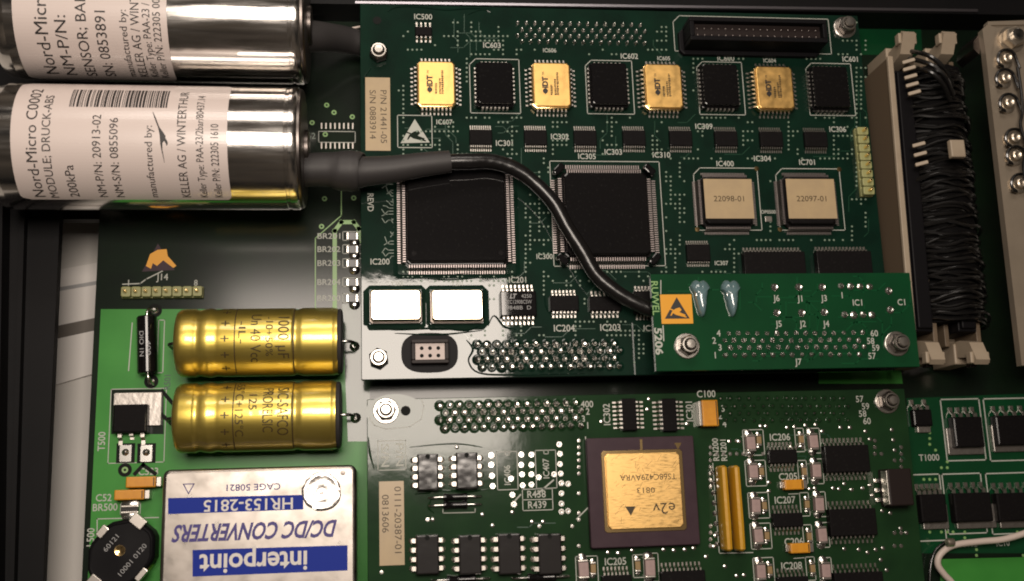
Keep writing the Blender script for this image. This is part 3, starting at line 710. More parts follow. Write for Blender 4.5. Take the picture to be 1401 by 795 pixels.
so_chip(1129, 609, 1190, 646, 0, 'wide black chip in line with the print IC206', 10, zt=13, reach=11, lw=2.3, m='chip_matt')
so_chip(1136, 696, 1200, 733, 0, 'wide black chip in line with the print IC207', 10, zt=13, reach=11, lw=2.3, m='chip_matt')
so_chip(1143, 783, 1210, 821, 0, 'wide black chip in line with the print IC208', 10, zt=13, reach=11, lw=2.3, m='chip_matt')
def tant(x0, y0, x1, y1, z, label, ends, zt=15, name='amber_capacitor'):
    cx, cy, w, h = rect(x0, y0, x1, y1, z+zt); r = thing(name, label, 'capacitor', (cx, cy, z), 0, 'amber block capacitors')
    MB().box(-w/2, w/2, -h/2, h/2, 2, zt, 1.6, .8).build('body', 'tantalum', r)
    FL().add([(0, 0, 0)], []) 
    for e in ends:
        q = MB()
        if e == 'w': q.box(-w/2-4, -w/2, -h/3, h/3, .3, zt*.5, .5, .5)
        if e == 'e': q.box(w/2, w/2+6, -h/2+1, h/2-1, .3, zt*.75, .5, .5)
        if e == 'W': q.box(-w/2-3.5, -w/2, -h/2+1, h/2-1, .3, zt-2, .5, .5)
        q.build('terminal', 'tin', r)
    MB().box(w/2-3.2, w/2-1.8, -h/2+1.6, h/2-1.6, zt, zt+.15).build('polarity_stripe', 'print_brown', r)
tant(961, 547, 983, 583, 0, 'upright amber block capacitor under the print C100', 'W', 18)
tant(1074, 656, 1100, 670, 0, 'amber block capacitor over the print C205', 'we', 14)
tant(1082, 743, 1109, 757, 0, 'amber block capacitor over the print C206', 'we', 14)
def chipcap(px, py, w, h, z, label, m, group, zt=9, name='chip_capacitor', lab_cat='capacitor'):
    p = P(px, py, z+zt); r = thing(name, label, lab_cat, (p.x, p.y, z), random.uniform(-2, 2), group)
    MB().box(-w/2, w/2, -h/2+3, h/2-3, .6, zt, .8, .4).build('body', m, r)
    for s_ in (-1, 1):
        y0, y1 = sorted((s_*(h/2-3.2), s_*h/2)); MB().box(-w/2-.3, w/2+.3, y0, y1, .4, zt+.3, .8, .5).build('terminal', 'tin', r)
    for s_ in (-1, 1): MB().lathe([(w*.55, .1), (w*.4, 1.6), (.1, 2.4)], 8, o=(0, s_*(h/2+1.2), 0)).build('solder_fillet', 'solder', r)
NM = ('level with the print IC206', 'level with the print C205', 'level with the print IC207', 'level with the print C206', 'level with the print IC208')
for k, (x, y) in enumerate(((1028, 606), (1031.5, 645), (1035, 692), (1038.5, 733), (1042, 782))):
    chipcap(x, y, 12, 23, 0, 'pinkish grey chip capacitor beside the yellow networks, ' + NM[k], 'cap_pink', 'pinkish chip capacitors by the yellow networks', 10)
for k, (x, y) in enumerate(((1114, 604), (1118, 644), (1122, 690), (1126, 732), (1131, 781))):
    chipcap(x, y, 12, 23, 0, 'pinkish grey chip capacitor beside the wide black chips, ' + NM[k], 'cap_pink', 'pinkish chip capacitors by the wide chips', 10)
for k, (x, y) in enumerate(((1039, 602), (1042.5, 645), (1046.5, 692), (1050, 733), (1054, 780))):
    chipcap(x, y, 6.5, 16, 0, 'tiny brown chip capacitor on the yellow network side, ' + NM[k], 'cap_brown', 'tiny brown chip capacitors by the yellow networks', 6)
for k, (x, y) in enumerate(((1097, 601), (1101, 645), (1105, 690), (1108, 734), (1112.5, 778))):
    chipcap(x, y, 6.5, 16, 0, 'tiny brown chip capacitor on the wide chip side, ' + NM[k], 'cap_brown', 'tiny brown chip capacitors by the wide chips', 6)
chipcap(799, 779, 13, 24, 0, 'pinkish grey chip capacitor nearest the row of four chips, at the print IC205', 'cap_pink', None, 10)
chipcap(812, 778, 7, 17, 0, 'tiny brown chip capacitor between a pinkish capacitor and the print IC205', 'cap_brown', None, 6)
chipcap(873, 774, 7, 17, 0, 'tiny brown chip capacitor at the far end of the print IC205', 'cap_brown', None, 6)
chipcap(890, 777, 13, 26, 0, 'pinkish grey chip capacitor under the middle edge of the purple ceramic chip', 'cap_pink', None, 10)
for k, (x, y) in enumerate(((1031, 588), (1034, 630), (1038, 674), (1041, 716), (1045, 763))):
    sl.box(x-14+0, y+0, x+14, y+35)
for k, (x, y) in enumerate(((1094, 586), (1098, 630), (1101, 674), (1105, 718), (1109, 762))): sl.box(x-6, y, x+6, y+32, 1.1)
for k, (x, y) in enumerate(((1113, 586), (1117, 628), (1121, 673), (1125, 715), (1129, 763))): sl.box(x-8, y, x+9, y+34, 1.1)
sl.box(788, 761, 818, 799); sl.box(866, 759, 882, 790); sl.box(881, 757, 901, 796)
sl.line([(975, 634), (984, 757), (1030, 756)]); sl.line([(1079, 676), (1092, 675.5)], 1); sl.line([(1086, 764), (1100, 763)], 1)
# purple ceramic chip with the gold lid
cx, cy, w, h = rect(806, 597, 954, 747, 16)
r = thing('ceramic_chip', 'large square purple ceramic chip with a scratched gold lid', 'chip', (cx, cy, 0), 0)
MB().box(-w/2, w/2, -h/2, h/2, 5, 16, 1.2, 1.5).build('ceramic_body', 'ceramic', r)
gx, gy, gw, gh = rect(825, 615, 937, 727, 17); gx -= cx; gy -= cy
MB().box(gx-gw/2, gx+gw/2, gy-gh/2, gy+gh/2, 16, 17, .6, 3).build('gold_border', 'gold_shiny', r)
lid = MB().box(gx-gw/2+5, gx+gw/2-5, gy-gh/2+4, gy+gh/2-4, 17.2, 20, .9, 4).build('gold_lid', 'gold_brushed', r)
MB().box(gx-1.6, gx+1.6, gy+gh/2, gy+gh/2+14, 16.05, 16.5).build('gold_stripe', 'gold_shiny', r)
FL().poly([(w/2-27, h/2-9), (w/2-17, h/2-9), (w/2-22, h/2-18)][::-1], 16.3).build('corner_mark', 'gold_shiny', r, smooth=False)
for s_, ox, oy, hh, ww in (('TS68C429AVRA', 6, 17, 7.5, 76), ('0813', 2, 0, 7, 24), ('e2v', 25, -24, 14, 30)):
    lettering(r, s_, gx+ox, gy+oy, 20.2, hh, 180, 'print_brown', ww)
FL().poly([(gx-27, gy-20), (gx-13, gy-20), (gx-20, gy-32)][::-1], 20.2).build('triangle_logo', 'print_brown', r, smooth=False)
rnd = random.Random(11); q = FL()
for i in range(46):
    x, y = gx + rnd.uniform(-gw/2+9, gw/2-12), gy + rnd.uniform(-gh/2+8, gh/2-10); a = R(rnd.gauss(38, 22)); L = rnd.uniform(3, 11)
    q.strip([(x, y), (x+L*math.cos(a), y+L*math.sin(a))], 0.35, 20.12)
q.build('scratches', 'gold_shiny', r, stuff=True, smooth=False)
q = MB()
for i in range(14):
    for j in range(14):
        if i in (0, 13) or j in (0, 13): q.lathe([(2, 0.1), (1.6, 5.2)], 6, o=(-w/2+7+i*(w-14)/13, -h/2+7+j*(h-14)/13, 0))
q.build('pins', 'gold_shiny', r, stuff=True)
sl.line([(801, 598), (808, 749), (833, 748)], 1.5); sl.line([(789, 710), (804, 695)], 1.6)
AVL += [(800, 594, 962, 752)]
# yellow resistor networks
for k, (x, lab) in enumerate(((995.5, 'yellow resistor network bar in line with the print RN200'), (1013, 'yellow resistor network bar in line with the print RN201'))):
    cx, cy, w, h = rect(x-5, 636, x+5, 754, 34); r = thing('resistor_network', lab, 'resistor', (cx, cy, 0), 0, 'yellow resistor networks')
    q = MB(); prof = [(-5, 7), (-5.4, 14), (-5, 28), (-3.4, 32.5), (0, 34), (3.4, 32.5), (5, 28), (5.4, 14), (5, 7)]
    q.rings([[(u*s_, y, 7+(z-7)*zz) for u, z in prof] for y, s_, zz in ((-h/2, .5, .85), (-h/2+2.5, .95, .98), (-h/6, 1.03, 1), (h/6, .98, .99), (h/2-2.5, .95, .98), (h/2, .5, .85))])
    q.build('coated_body', 'resistor_yellow', r)
    for i in range(8):
        y = -h/2+8+(h-16)*i/7; MB().box(-1.2, 1.2, y-1.6, y+1.6, 0.2, 9).build('leg', 'tin', r)
        MB().lathe([(3.6, .1), (2.4, 1.5), (.1, 3)], 10, o=(-7, y, 0)).build('solder_fillet', 'solder', r)
AVL += [(975, 630, 1220, 800), (560, 545, 820, 600), (820, 540, 1000, 596), (660, 600, 785, 710), (510, 595, 560, 780), (505, 540, 570, 590), (560, 600, 670, 705), (560, 725, 780, 800), (785, 755, 970, 800)]
# block part at the board edge
cx, cy, w, h = rect(1216, 641, 1249, 692, 30); r = thing('block_component', 'tall black block component at the edge of the lower circuit board', 'component', (cx, cy, 0))
MB().box(-w/2, w/2, -h/2, h/2, 3, 30, 2, 1).build('package', 'brown_plastic', r)
MB().box(-w/2-1, -w/2+1.2, -h/2+2, h/2-2, 12, 29, .4, .4).build('end_plate', 'tin', r)
for y in (-16, -3, 10): MB().box(-w/2-8, -w/2, y-3, y+3, .3, 4, .8, .8).build('terminal', 'solder', r)
scatter(lower, 0, 775, 590, 803, 770, 10, 3.0, 'solder', AVL, 9, 21)
scatter(lower, 0, 505, 600, 1240, 790, 46, 3.0, 'solder', AVL, 9, 22)
q = MB()
for x, y in ((743, 714), (728, 714), (660, 704), (592, 711), (674, 719), (701, 701), (823, 577), (888, 546), (886, 560), (940, 580), (625, 612), (1041, 583), (1048, 583), (1077, 585), (1087, 584), (1102, 582), (1116, 581), (1125, 590), (1150, 585), (1163, 585), (1184, 590), (1190, 601), (1220, 588), (1222, 602), (1224, 616), (1140, 668), (1148, 669), (1155, 662), (1165, 670), (1180, 668), (1190, 664), (1193, 678), (1155, 751), (1175, 752), (1187, 756), (1198, 752), (1208, 750), (1205, 766), (1213, 780), (1232, 723), (1240, 729), (1207, 699), (1218, 702), (1052, 660), (1052, 672), (1108, 669), (1115, 668), (998, 604), (1011, 604), (979, 733), (977, 748), (966, 762), (992, 775), (1008, 788), (1018, 787), (832, 756), (846, 757), (865, 753), (908, 752), (922, 753), (937, 752), (949, 750)):
    x_, y_ = loc2(lower, x, y, 0); q.lathe([(3.0, .1), (2.7, .9), (1.2, 1.4), (.1, 1.5)], 9, o=(x_, y_, 0))
q.build('solder_dots', 'solder', lower, stuff=True)
traces(lower, 0, 560, 590, 1240, 795, 150, 'trace_green', AVL, 9, 1.4)
# bare copper ring round the corner nut
x_, y_ = loc2(lower, 540, 563, 0); FL().poly([(x_+math.cos(a)*38, y_+math.sin(a)*23) for a in [i*math.pi/20 for i in range(40)]], .14).build('bare_ring', 'mask_mid', lower, smooth=False)
sl.line([(505, 571), (512, 582), (528, 587), (560, 584), (576, 574), (580, 556), (577, 547)], .9)
sl.done()

AVA = [(1040, 380, 1240, 450), (900, 376, 1015, 500), (975, 450, 1205, 500), (1215, 450, 1252, 500)]
traces(addon, ZR, 905, 378, 1248, 500, 120, 'trace_bright', [(1215, 450, 1252, 500), (900, 400, 1012, 500)], 41, 1.6)
def bead(bd, pts, m, rad=1.5):
    q = [(*loc2(bd, x, y, 0), .3) for x, y in pts]; MB().tube(q, [rad*.3] + [rad*random.uniform(.7, 1.2) for _ in q[1:-1]] + [rad*.3], 8, 5).build('coating_bead', m, bd)
for pts in (((530, 16), (545, 9), (575, 9.5), (610, 13), (640, 11), (672, 12)), ((505, 446), (540, 451), (600, 449), (640, 452), (664, 441)), ((540, 456), (600, 458), (660, 452)), ((668, 446), (676, 432), (690, 447), (706, 451)),
            ((745, 402), (747, 420), (756, 434)), ((560, 373), (600, 377), (650, 373), (692, 373)), ((570, 379), (610, 383), (660, 380)), ((638, 465), (647, 478), (641, 494), (655, 510), (700, 513), (800, 511)), ((500, 120), (498, 108), (508, 93)), ((640, 20), (660, 13), (672, 18))):
    bead(upper, pts, 'mask_dark')
for pts in (((568, 676), (590, 674), (606, 671), (640, 673), (668, 669)), ((504, 598), (506, 620), (512, 642)), ((560, 612), (620, 607), (660, 612)), ((590, 684), (586, 694), (594, 702))): bead(lower, pts, 'mask_mid')
skirts(upper, 'mask_dark'); skirts(lower, 'mask_mid')
# ================================================================== small add-on board
sa = Silk(addon, ZR)
for s_, x, y in (('4', 983, 456), ('2', 977, 466), ('3', 985, 475.5), ('1', 978.5, 486), ('60', 1196, 456), ('58', 1191, 466.5), ('59', 1198, 476), ('57', 1193, 487), ('J7', 1092, 495), ('J6', 1062, 408), ('J1', 1094, 408.5), ('J3', 1127, 408), ('J5', 1065, 443), ('J2', 1098, 443), ('J4', 1130, 443), ('1', 1152, 404), ('IC1', 1173, 414), ('C1', 1233, 413.5)):
    btext(addon, ZR, s_, x, y, 8.2)
btext(addon, ZR, 'RUWEL', 896.5, 408, 9, -90, width=46, m='trace_pale'); btext(addon, ZR, '5206', 901, 467, 9.5, -90, width=36, bold=.03)
sa.line([(904, 384), (904, 402)], 1.2); sa.line([(907, 446), (908, 466)], 1.6)
sa.done()
for x, y in ((1060, 393), (1093, 393), (1125, 393), (1063, 428), (1097, 428), (1128, 427), (1216, 398), (1218, 424)):
    x_, y_ = loc2(addon, x, y, ZR); MB().lathe([(5.6, .1), (5.2, 1.2), (3.4, 2.4), (2.0, 2.0), (1.8, .6), (.1, .4)], 14, o=(x_, y_, 0)).build('solder_eyelet', 'solder', addon)
for x, y in [(1150+i*13, 392) for i in range(4)] + [(1155+i*12.7, 431) for i in range(4)]: joint(addon, x, y, ZR, 5.0, 6)
cx, cy, w, h = rect(904, 403, 947, 443, ZR)
r = thing('warning_sticker', 'yellow sticker with a black hand warning triangle on the small board', 'sticker', (cx, cy, ZR))
MB().box(-w/2, w/2, -h/2, h/2, .2, .9).build('backing', 'esd_yellow', r)
FL().poly([(-17, -13), (17, -13), (1, 16)], 1.1).build('triangle', 'print_black', r, smooth=False)
hand_shape(r, [(1, 16), (-17, -13), (17, -13)], 1.3, 'esd_yellow')
for x, lab in ((958, 'glassy blue grey glue blob next to the yellow warning sticker'), (1000, 'glassy blue grey glue blob further from the yellow warning sticker')):
    p = P(x, 408, ZR); r = thing('glue_blob', lab, 'glue blob', (p.x, p.y, ZR))
    rnd = random.Random(int(x)); q = MB(); n = 40; out = []
    for i in range(n):
        a = 2*math.pi*i/n; c_, s_ = math.cos(a), math.sin(a)
        wd = 13.5 if s_ > 0.15 else (13.5 if s_ > 0 else 8.5 + 3*math.exp(s_*6))
        out.append((c_*wd + rnd.uniform(-.6, .6), (s_*14 + 12 if s_ > 0 else s_*38 + 12) + (-4*math.exp(-((c_)*4)**2) if s_ > 0 else 0)))
    q.rings([[(x_*k_, (y_-2)*(k_*.5+.5 if y_ < 0 else k_)+2, z_) for x_, y_ in out] for k_, z_ in ((1, .1), (.98, 3), (.88, 7), (.66, 10), (.35, 11.5), (.08, 12))])
    q.build('bead', 'gel', r)
    MB().tube([(-7, 13, 1), (-7, 6, 7), (-6, -3, 6), (-5, -12, 2)], 1.2, 8).build('wire_loop', 'solder', r)

# ================================================================== main board
pour(main, ZM, [(112, 960), (138, 423), (503, 423), (503, 960)], 'pour_green')
pour(main, ZM, [(468, 416), (506, 416), (506, 604), (476, 604)], 'mask_mid', 0.24)
pour(main, ZM, [(1120, 502), (1232, 500), (1235, 525), (1120, 525)], 'pour_green')
pour(main, ZM, [(1286, 765), (1500, 760), (1500, 960), (1290, 960)], 'pour_green')
pour(main, ZM, [(1240, 545), (1500, 535), (1500, 757), (1255, 757)], 'mask_bright')
pour(main, ZM, [(1170, 36), (1260, 38), (1262, 75), (1170, 75)], 'mask_bright')
sm = Silk(main, ZM)
def keepout(pts): FL().poly(bpts(main, ZM, pts), .3).build('bare_patch', 'mask_black', main, smooth=False)
def dark_disc(x, y, r_): 
    a, b = loc2(main, x, y, ZM); FL().disc(a, b, .34, r_, 18).build('bare_patch', 'hole', main, smooth=False)
tr = FL(); tr.strip(bpts(main, ZM, [(458, 480), (458, 316), (467, 304), (484, 304), (491, 313), (491, 330)]), 6, .3); tr.build('wide_trace', 'trace_pale', main, smooth=False)
tr = FL(); tr.strip(bpts(main, ZM, [(431.5, 430), (431.5, 326), (467, 295), (467, 240)]), 1.5, .3); tr.build('thin_trace', 'trace_pale', main, smooth=False)
for s_, y in (('BR201', 323), ('BR202', 341), ('BR203', 360), ('BR204', 386), ('BR200', 408)):
    btext(main, ZM, s_, 450, y, 8, width=32)
    cx, cy, w, h = rect(474, y-5, 490, y+5, ZM+5); rr = thing('bridge_resistor', 'tiny grey bridge resistor beside the print ' + s_, 'resistor', (cx, cy, ZM), 0, 'tiny bridge resistors')
    MB().box(-w*.3, w*.3, -h/2, h/2, .5, 5, .5, .4).build('body', 'print_grey', rr)
    for s2 in (-1, 1): MB().box(*sorted((s2*w*.3, s2*w*.5)), -h/2, h/2, .4, 5.2, .5, .4).build('terminal', 'solder', rr)
    MB().lathe([(8, .1), (6, 2), (2, 3.4), (.1, 3.6)], 12, o=(3, -h/2-3, 0)).build('solder_fillet', 'solder', rr)
    sm.box(469, y-6, 496, y+6)
for i in range(8):
    x = 440 + i*6.1
    for y in (172.5, 199.5):
        a, b = loc2(main, x, y, ZM); MB().box(a-1.2, a+1.2, b-4.5, b+4.5, .3, 1.2, .3, .3).build('solder_pad', 'tin', main)
sm.box(436, 180, 486, 195); btext(main, ZM, '62', 426, 186, 9, m='silk_dim')
for x, y in ((447, 144), (457, 154), (482, 160), (427, 168), (445, 184), (440, 310), (444, 272), (484, 271)):
    a, b = loc2(main, x, y, ZM); FL().ring(a, b, .4, 1.6, 3.8, 14).build('via_ring', 'trace_pale', main, smooth=False)
btext(main, ZM, 'J14', 222, 379, 9); btext(main, ZM, '1', 176, 387, 8); btext(main, ZM, '8', 268, 387, 8)
sm.line([(168, 389), (192, 388), (200, 382), (222, 371)], 1.6)
# torn yellow warning sticker
cx, cy, w, h = rect(195, 333, 240, 372, ZM); r = thing('torn_sticker', 'torn remains of a yellow hand warning sticker above the print J14', 'sticker', (cx, cy, ZM))
FL().poly([(-22, -20), (22, -18), (-2, 20)], .4).build('dark_triangle', 'ceramic', r, smooth=False)
FL().poly([(-17, -12), (-10, -16), (-8, -8), (-2, -12), (6, -4), (20, -15), (24, -12), (12, 2), (10, 12), (-2, 11), (-12, 5)], .7).build('yellow_hand', 'esd_yellow', r, smooth=False)
# copper pour edge markings, printed names
for s_, x, y, a, hh, m_ in (('T500', 139, 604, 90, 9, 'silk'), ('C523', 203, 645, 0, 9, 'silk'), ('C52', 142, 681, 0, 9, 'silk'), ('BR500', 144, 694, 0, 9, 'silk'), ('L500', 124, 735, 90, 9, 'silk'), ('R501', 229, 523, 90, 8, 'trace_green'), ('T1000', 1271, 626, 0, 9, 'silk')):
    btext(main, ZM, s_, x, y, hh, a, m=m_)
# gold axial capacitors
def angle_at(ox, oy, zc, Rr, py):
    """angle round a cylinder along x (0 = straight up) whose visible side shows at picture height py"""
    t = math.degrees(math.atan2(oy - CAM.y, CAM.z - zc)); lo, hi = -t - 86, -t + 86
    for _ in range(40):
        m_ = (lo + hi) / 2
        if project(ox, oy + math.sin(R(m_))*Rr, zc + math.cos(R(m_))*Rr)[1] > py: lo = m_
        else: hi = m_
    return lo
def tube_text(root, s_, Rr, x, th0, th1, hh, direction, m, zc, bold=0.0, spacing=1.0, fill=1.0):
    """lettering wrapped round a cylinder along x; th in degrees from straight up, positive away from the camera"""
    vs, fs, w = text_mesh(s_, bold, 0, spacing)
    arc = abs(R(th1-th0))*Rr; su_ = arc/w*fill; sv = hh/CAPH; mid = R((th0+th1)/2)
    bm = bmesh.new(); q = [bm.verts.new((a*su_, (b-CAPH/2)*sv, 0)) for a, b in vs]
    for f in fs:
        try: bm.faces.new([q[i] for i in f])
        except ValueError: pass
    for _ in range(3):
        es = [e for e in bm.edges if abs(e.verts[0].co.x - e.verts[1].co.x) > 5]
        if not es: break
        bmesh.ops.subdivide_edges(bm, edges=es, cuts=1); bmesh.ops.triangulate(bm, faces=bm.faces)
    for v in bm.verts:
        u, vv = v.co.x*direction, v.co.y
        th = mid + u/Rr; rr = Rr + 0.25
        v.co = Vector((x - vv*direction, math.sin(th)*rr, zc + math.cos(th)*rr)) * U
    me = bpy.data.meshes.new('lettering'); bm.to_mesh(me); bm.free(); me.materials.append(M[m])
    return place('lettering', me, root, stuff=len(s_) > 1)
def gold_can(x0, x1, yt, yb, label, lines, bars, tag_):
    zc = ZM + 50; mid = P((x0+x1)/2, (yt+yb)/2, zc); a, b = P(x0, (yt+yb)/2, zc), P(x1, (yt+yb)/2, zc)
    Rr = abs(P(350, yt, zc).y - P(350, yb, zc).y)/2*0.985; L = b.x - a.x
    r = thing('axial_capacitor', label, 'capacitor', (mid.x, mid.y, ZM), 0, 'gold axial capacitors'); zc = 50
    X = lambda px: (px - (x0+x1)/2) * L/(x1-x0)
    prof = [(2, -L/2), (Rr-9, -L/2), (Rr-3.5, -L/2+1.5), (Rr-.8, -L/2+5), (Rr, -L/2+10), (Rr, X(270)), (Rr-1.3, X(273)), (Rr-1.6, X(277)), (Rr-.4, X(281)), (Rr+.5, X(288)), (Rr+.5, X(292)), (Rr-1.0, X(299)), (Rr-.6, X(304)), (Rr, X(309)),
            (Rr, X(402)), (Rr-1.6, X(406)), (Rr-1.6, X(409)), (Rr, X(414)), (Rr+.4, X(418)), (Rr+.4, L/2-12), (Rr-.6, L/2-8), (Rr-.6, L/2-6)]
    MB().lathe(prof, 56, 'x', (0, 0, zc)).build('can', 'can_gold', r)
    MB().lathe([(Rr-2, L/2-6.2), (Rr-1, L/2-4), (Rr-2, L/2-1), (Rr-5, L/2), (3, L/2)], 40, 'x', (0, 0, zc)).build('end_seal', 'rubber_grey', r)
    for s_, px, t0, t1, hh in lines: tube_text(r, s_, Rr+.2, X(px), angle_at(mid.x+X(px), mid.y, ZM+50, Rr, t0), angle_at(mid.x+X(px), mid.y, ZM+50, Rr, t1), hh, -1, 'print_brown', zc, 0.0)
    for px, w_ in bars:
        q = FL(); n = 24; xx = X(px)
        for i in range(n):
            t0, t1 = R(-70+140*i/n), R(-70+140*(i+1)/n); rr = Rr+.35
            q.add([(xx-w_/2, math.sin(t0)*rr, zc+math.cos(t0)*rr), (xx+w_/2, math.sin(t0)*rr, zc+math.cos(t0)*rr), (xx+w_/2, math.sin(t1)*rr, zc+math.cos(t1)*rr), (xx-w_/2, math.sin(t1)*rr, zc+math.cos(t1)*rr)], [(0,1,2,3)])
        q.build('printed_line', 'print_brown', r)
    for k in range(5): tube_text(r, '+', Rr+.2, X(314), 52-27*k-5, 52-27*k+5, 15, -1, 'print_brown', zc)
    for s2 in (-1, 1): MB().tube([(s2*(L/2-2), 0, zc), (s2*(L/2+8), 0, zc-1), (s2*(L/2+14), 0, zc-12), (s2*(L/2+15), 0, 0.4)], 2.2, 10).build('lead_wire', 'solder' if s2 > 0 else 'dark_steel', r)
    return r
gold_can(245, 470, 422, 515, 'gold axial capacitor printed 1000 and 40 Vcc', (('1000 μF', 392, 434, 490, 14), ('-10+50%', 373, 434, 487, 9), ('Un 40 Vcc', 355, 431, 495, 13), ('-IL-', 337, 440, 470, 9)), ((327, 1.4), (405, 1.8)), 'a')
gold_can(243, 468, 522, 618, 'gold axial capacitor printed 125 beside the metal converter', (('SIC-SAFCO', 391, 531, 595, 14), ('PRORELSIC', 371, 532, 591, 13), ('125', 351, 540, 561, 10), ('-55°C+125°C', 333, 525, 597, 10)), ((325, 1.4), (404, 1.4)), 'b')
for x, y in ((485, 474), (486, 572)):
    joint(main, x, y, ZM, 8, 12)
# diode
p = P(201.5, 472, ZM+17); r = thing('black_diode', 'black cylindrical diode with white lettering standing between two ringed pads', 'diode', (p.x, p.y, ZM), 3)
MB().lathe([(2, -39), (12, -39), (13.4, -37.5), (13.4, 37.5), (12, 39), (2, 39)], 30, 'y', (0, 0, 17)).build('body', 'chip_black', r)
for s2 in (-1, 1): MB().tube([(0, s2*38, 17), (1, s2*46, 17), (3, s2*51, 10), (4, s2*52, .4)], 2.2, 10).build('lead_wire', 'solder', r)
lettering(r, 'DIO 1N', -4.5, 0, 30.2, 5.5, -90, 'print_grey', 34); lettering(r, '400', 4.5, -6, 30.2, 5, -90, 'print_grey', 20)
for x, y in ((212, 425), (207, 522)): dark_disc(x, y, 9.5); joint(main, x, y, ZM, 5.5, 6)
sm.line([(181, 442), (176, 507)], 1.4); sm.box(216, 438, 224, 510, 1.2)
# power transistor
def dpak(tab, body, label, legs, z=ZM, up=False, zt=20):
    cx, cy, w, h = rect(*tab, z+4); r = thing('power_transistor', label, 'transistor', (cx, cy, z), 0, 'power transistors')
    MB().box(-w/2, w/2, -h/2, h/2, .6, 5, .8, 1).build('metal_tab', 'dull_tab', r)
    bx, by, bw, bh = rect(*body, z+zt); bx -= cx; by -= cy
    MB().box(bx-bw/2, bx+bw/2, by-bh/2, by+bh/2, 2, zt, 2.5, .8).build('package', 'chip_matt', r)
    d = 1 if up else -1
    for i in range(legs):
        x = bx - bw/2 + bw*(i+.5)/legs; y = by + d*bh/2
        q = MB(); lead(q, x, y, 0, d, 5.0, 15 if not (legs == 3 and i == 1) else 8, 9, .6, 1.6); q.build('leg', 'tin', r)
    return r
keepout([(152, 533), (224, 533), (224, 594), (152, 594)])
dpak((155, 537, 221, 583), (154, 553, 201, 592), 'power transistor with a shiny tab beside the print T500', 3)
sm.box(150, 532, 226, 633)
for x0, x1 in ((163, 181), (191, 210)):
    a, b = loc2(main, (x0+x1)/2, 619, ZM); FL().poly([(a-12, b-14), (a+12, b-14), (a+12, b+12), (a-12, b+12)], .34).build('bare_patch', 'hole', main, smooth=False)
    MB().box(a-8, a+8, b-13, b+10, .4, 1.8, .6, 1).build('solder_pad', 'solder', main); MB().lathe([(5, 1.6), (3.5, 4), (.1, 5.5)], 12, o=(a, b, 0)).build('solder_blob', 'tin', main)
dark_disc(171, 643, 9); a, b = loc2(main, 171, 643, ZM); FL().ring(a, b, .5, 1.8, 4.2, 16).build('via_ring', 'trace_pale', main, smooth=False)
tr = FL(); tr.strip(bpts(main, ZM, [(222, 535), (248, 566)]), 5, .36); tr.strip(bpts(main, ZM, [(222, 568), (248, 592)]), 5, .36); tr.strip(bpts(main, ZM, [(185, 648), (196, 636), (212, 648)]), 5, .36); tr.build('bare_channel', 'hole', main, smooth=False)
tant(172, 652, 213, 667, ZM, 'amber block capacitor under the print C523', 'e', 20)
tant(156, 670, 197, 684, ZM, 'amber block capacitor above the print BR500', 'e', 20)
chipcap(177, 697, 22, 11, ZM, 'small dark bridge part beside the print BR500', 'print_black', None, 5, 'bridge_resistor', 'resistor')
sm.box(165, 688, 192, 704); sm.line([(133, 742), (133, 710), (217, 708)], 1.3)
# inductor, set askew
p = P(165, 757, ZM+34); r = thing('inductor', 'black eight sided inductor with metal clips set askew beside the print L500', 'inductor', (p.x, p.y, ZM), 50)
q = MB(); pts = [(math.cos(R(22.5+45*k+d_))*47, math.sin(R(22.5+45*k+d_))*40) for k in range(8) for d_ in (-6, 6)]
q.rings([[(x*k_, y*k_, z_) for x, y in pts] for k_, z_ in ((.9, 1), (1, 4), (1, 27), (.97, 31), (.93, 33), (.90, 33.4), (.86, 32.6), (.5, 32.6), (.2, 33.8))]); q.build('body', 'black_plastic', r)
for k in range(5): MB().tube([(46*math.cos(R(-88+a_)), 38*math.sin(R(-88+a_)), 8+k*4) for a_ in range(-28, 32, 8)], 1.8, 8, 1).build('winding', 'gold_shiny', r)
MB().lathe([(7, 34.1), (7, 35), (5, 35), (4, 34.4), (.1, 34.4)], 18, o=(2, 3, 0)).build('core_screw', 'gold_shiny', r)
for cx_, cy_, a, b in ((-46, 2, 7, 8), (43, 10, 7, 10), (6, 36, 8, 5), (-4, -38, 9, 4)): MB().box(cx_-a, cx_+a, cy_-b, cy_+b, 26, 36, 1, 1).build('clip', 'tin', r)
lettering(r, '60121', 2, 18, 33.9, 6, 0, 'print_grey', 24); lettering(r, '10001 0120', 3, -17, 33.9, 6, 0, 'print_grey', 48)
p = P(184, 770, ZM+20); rr = thing('wire_ring', 'loose gold coloured ring leaning on the black inductor', 'ring', (p.x, p.y, ZM))
q = MB(); n = 22; q.tube([(24*math.cos(2*math.pi*i/n)*.95, 10*math.sin(2*math.pi*i/n)+12*math.cos(2*math.pi*i/n), 14) for i in range(n+1)], 3.0, 8, 1); q.build('ring_loop', 'gold_shiny', rr)
p = P(202, 763, ZM+10); rr = thing('small_bolt', 'small steel bolt head between inductor and metal converter', 'bolt', (p.x, p.y, ZM)); MB().lathe([(11, .2), (11, 8), (9, 12), (.1, 12.5)], 16).build('bolt_head', 'steel', rr)

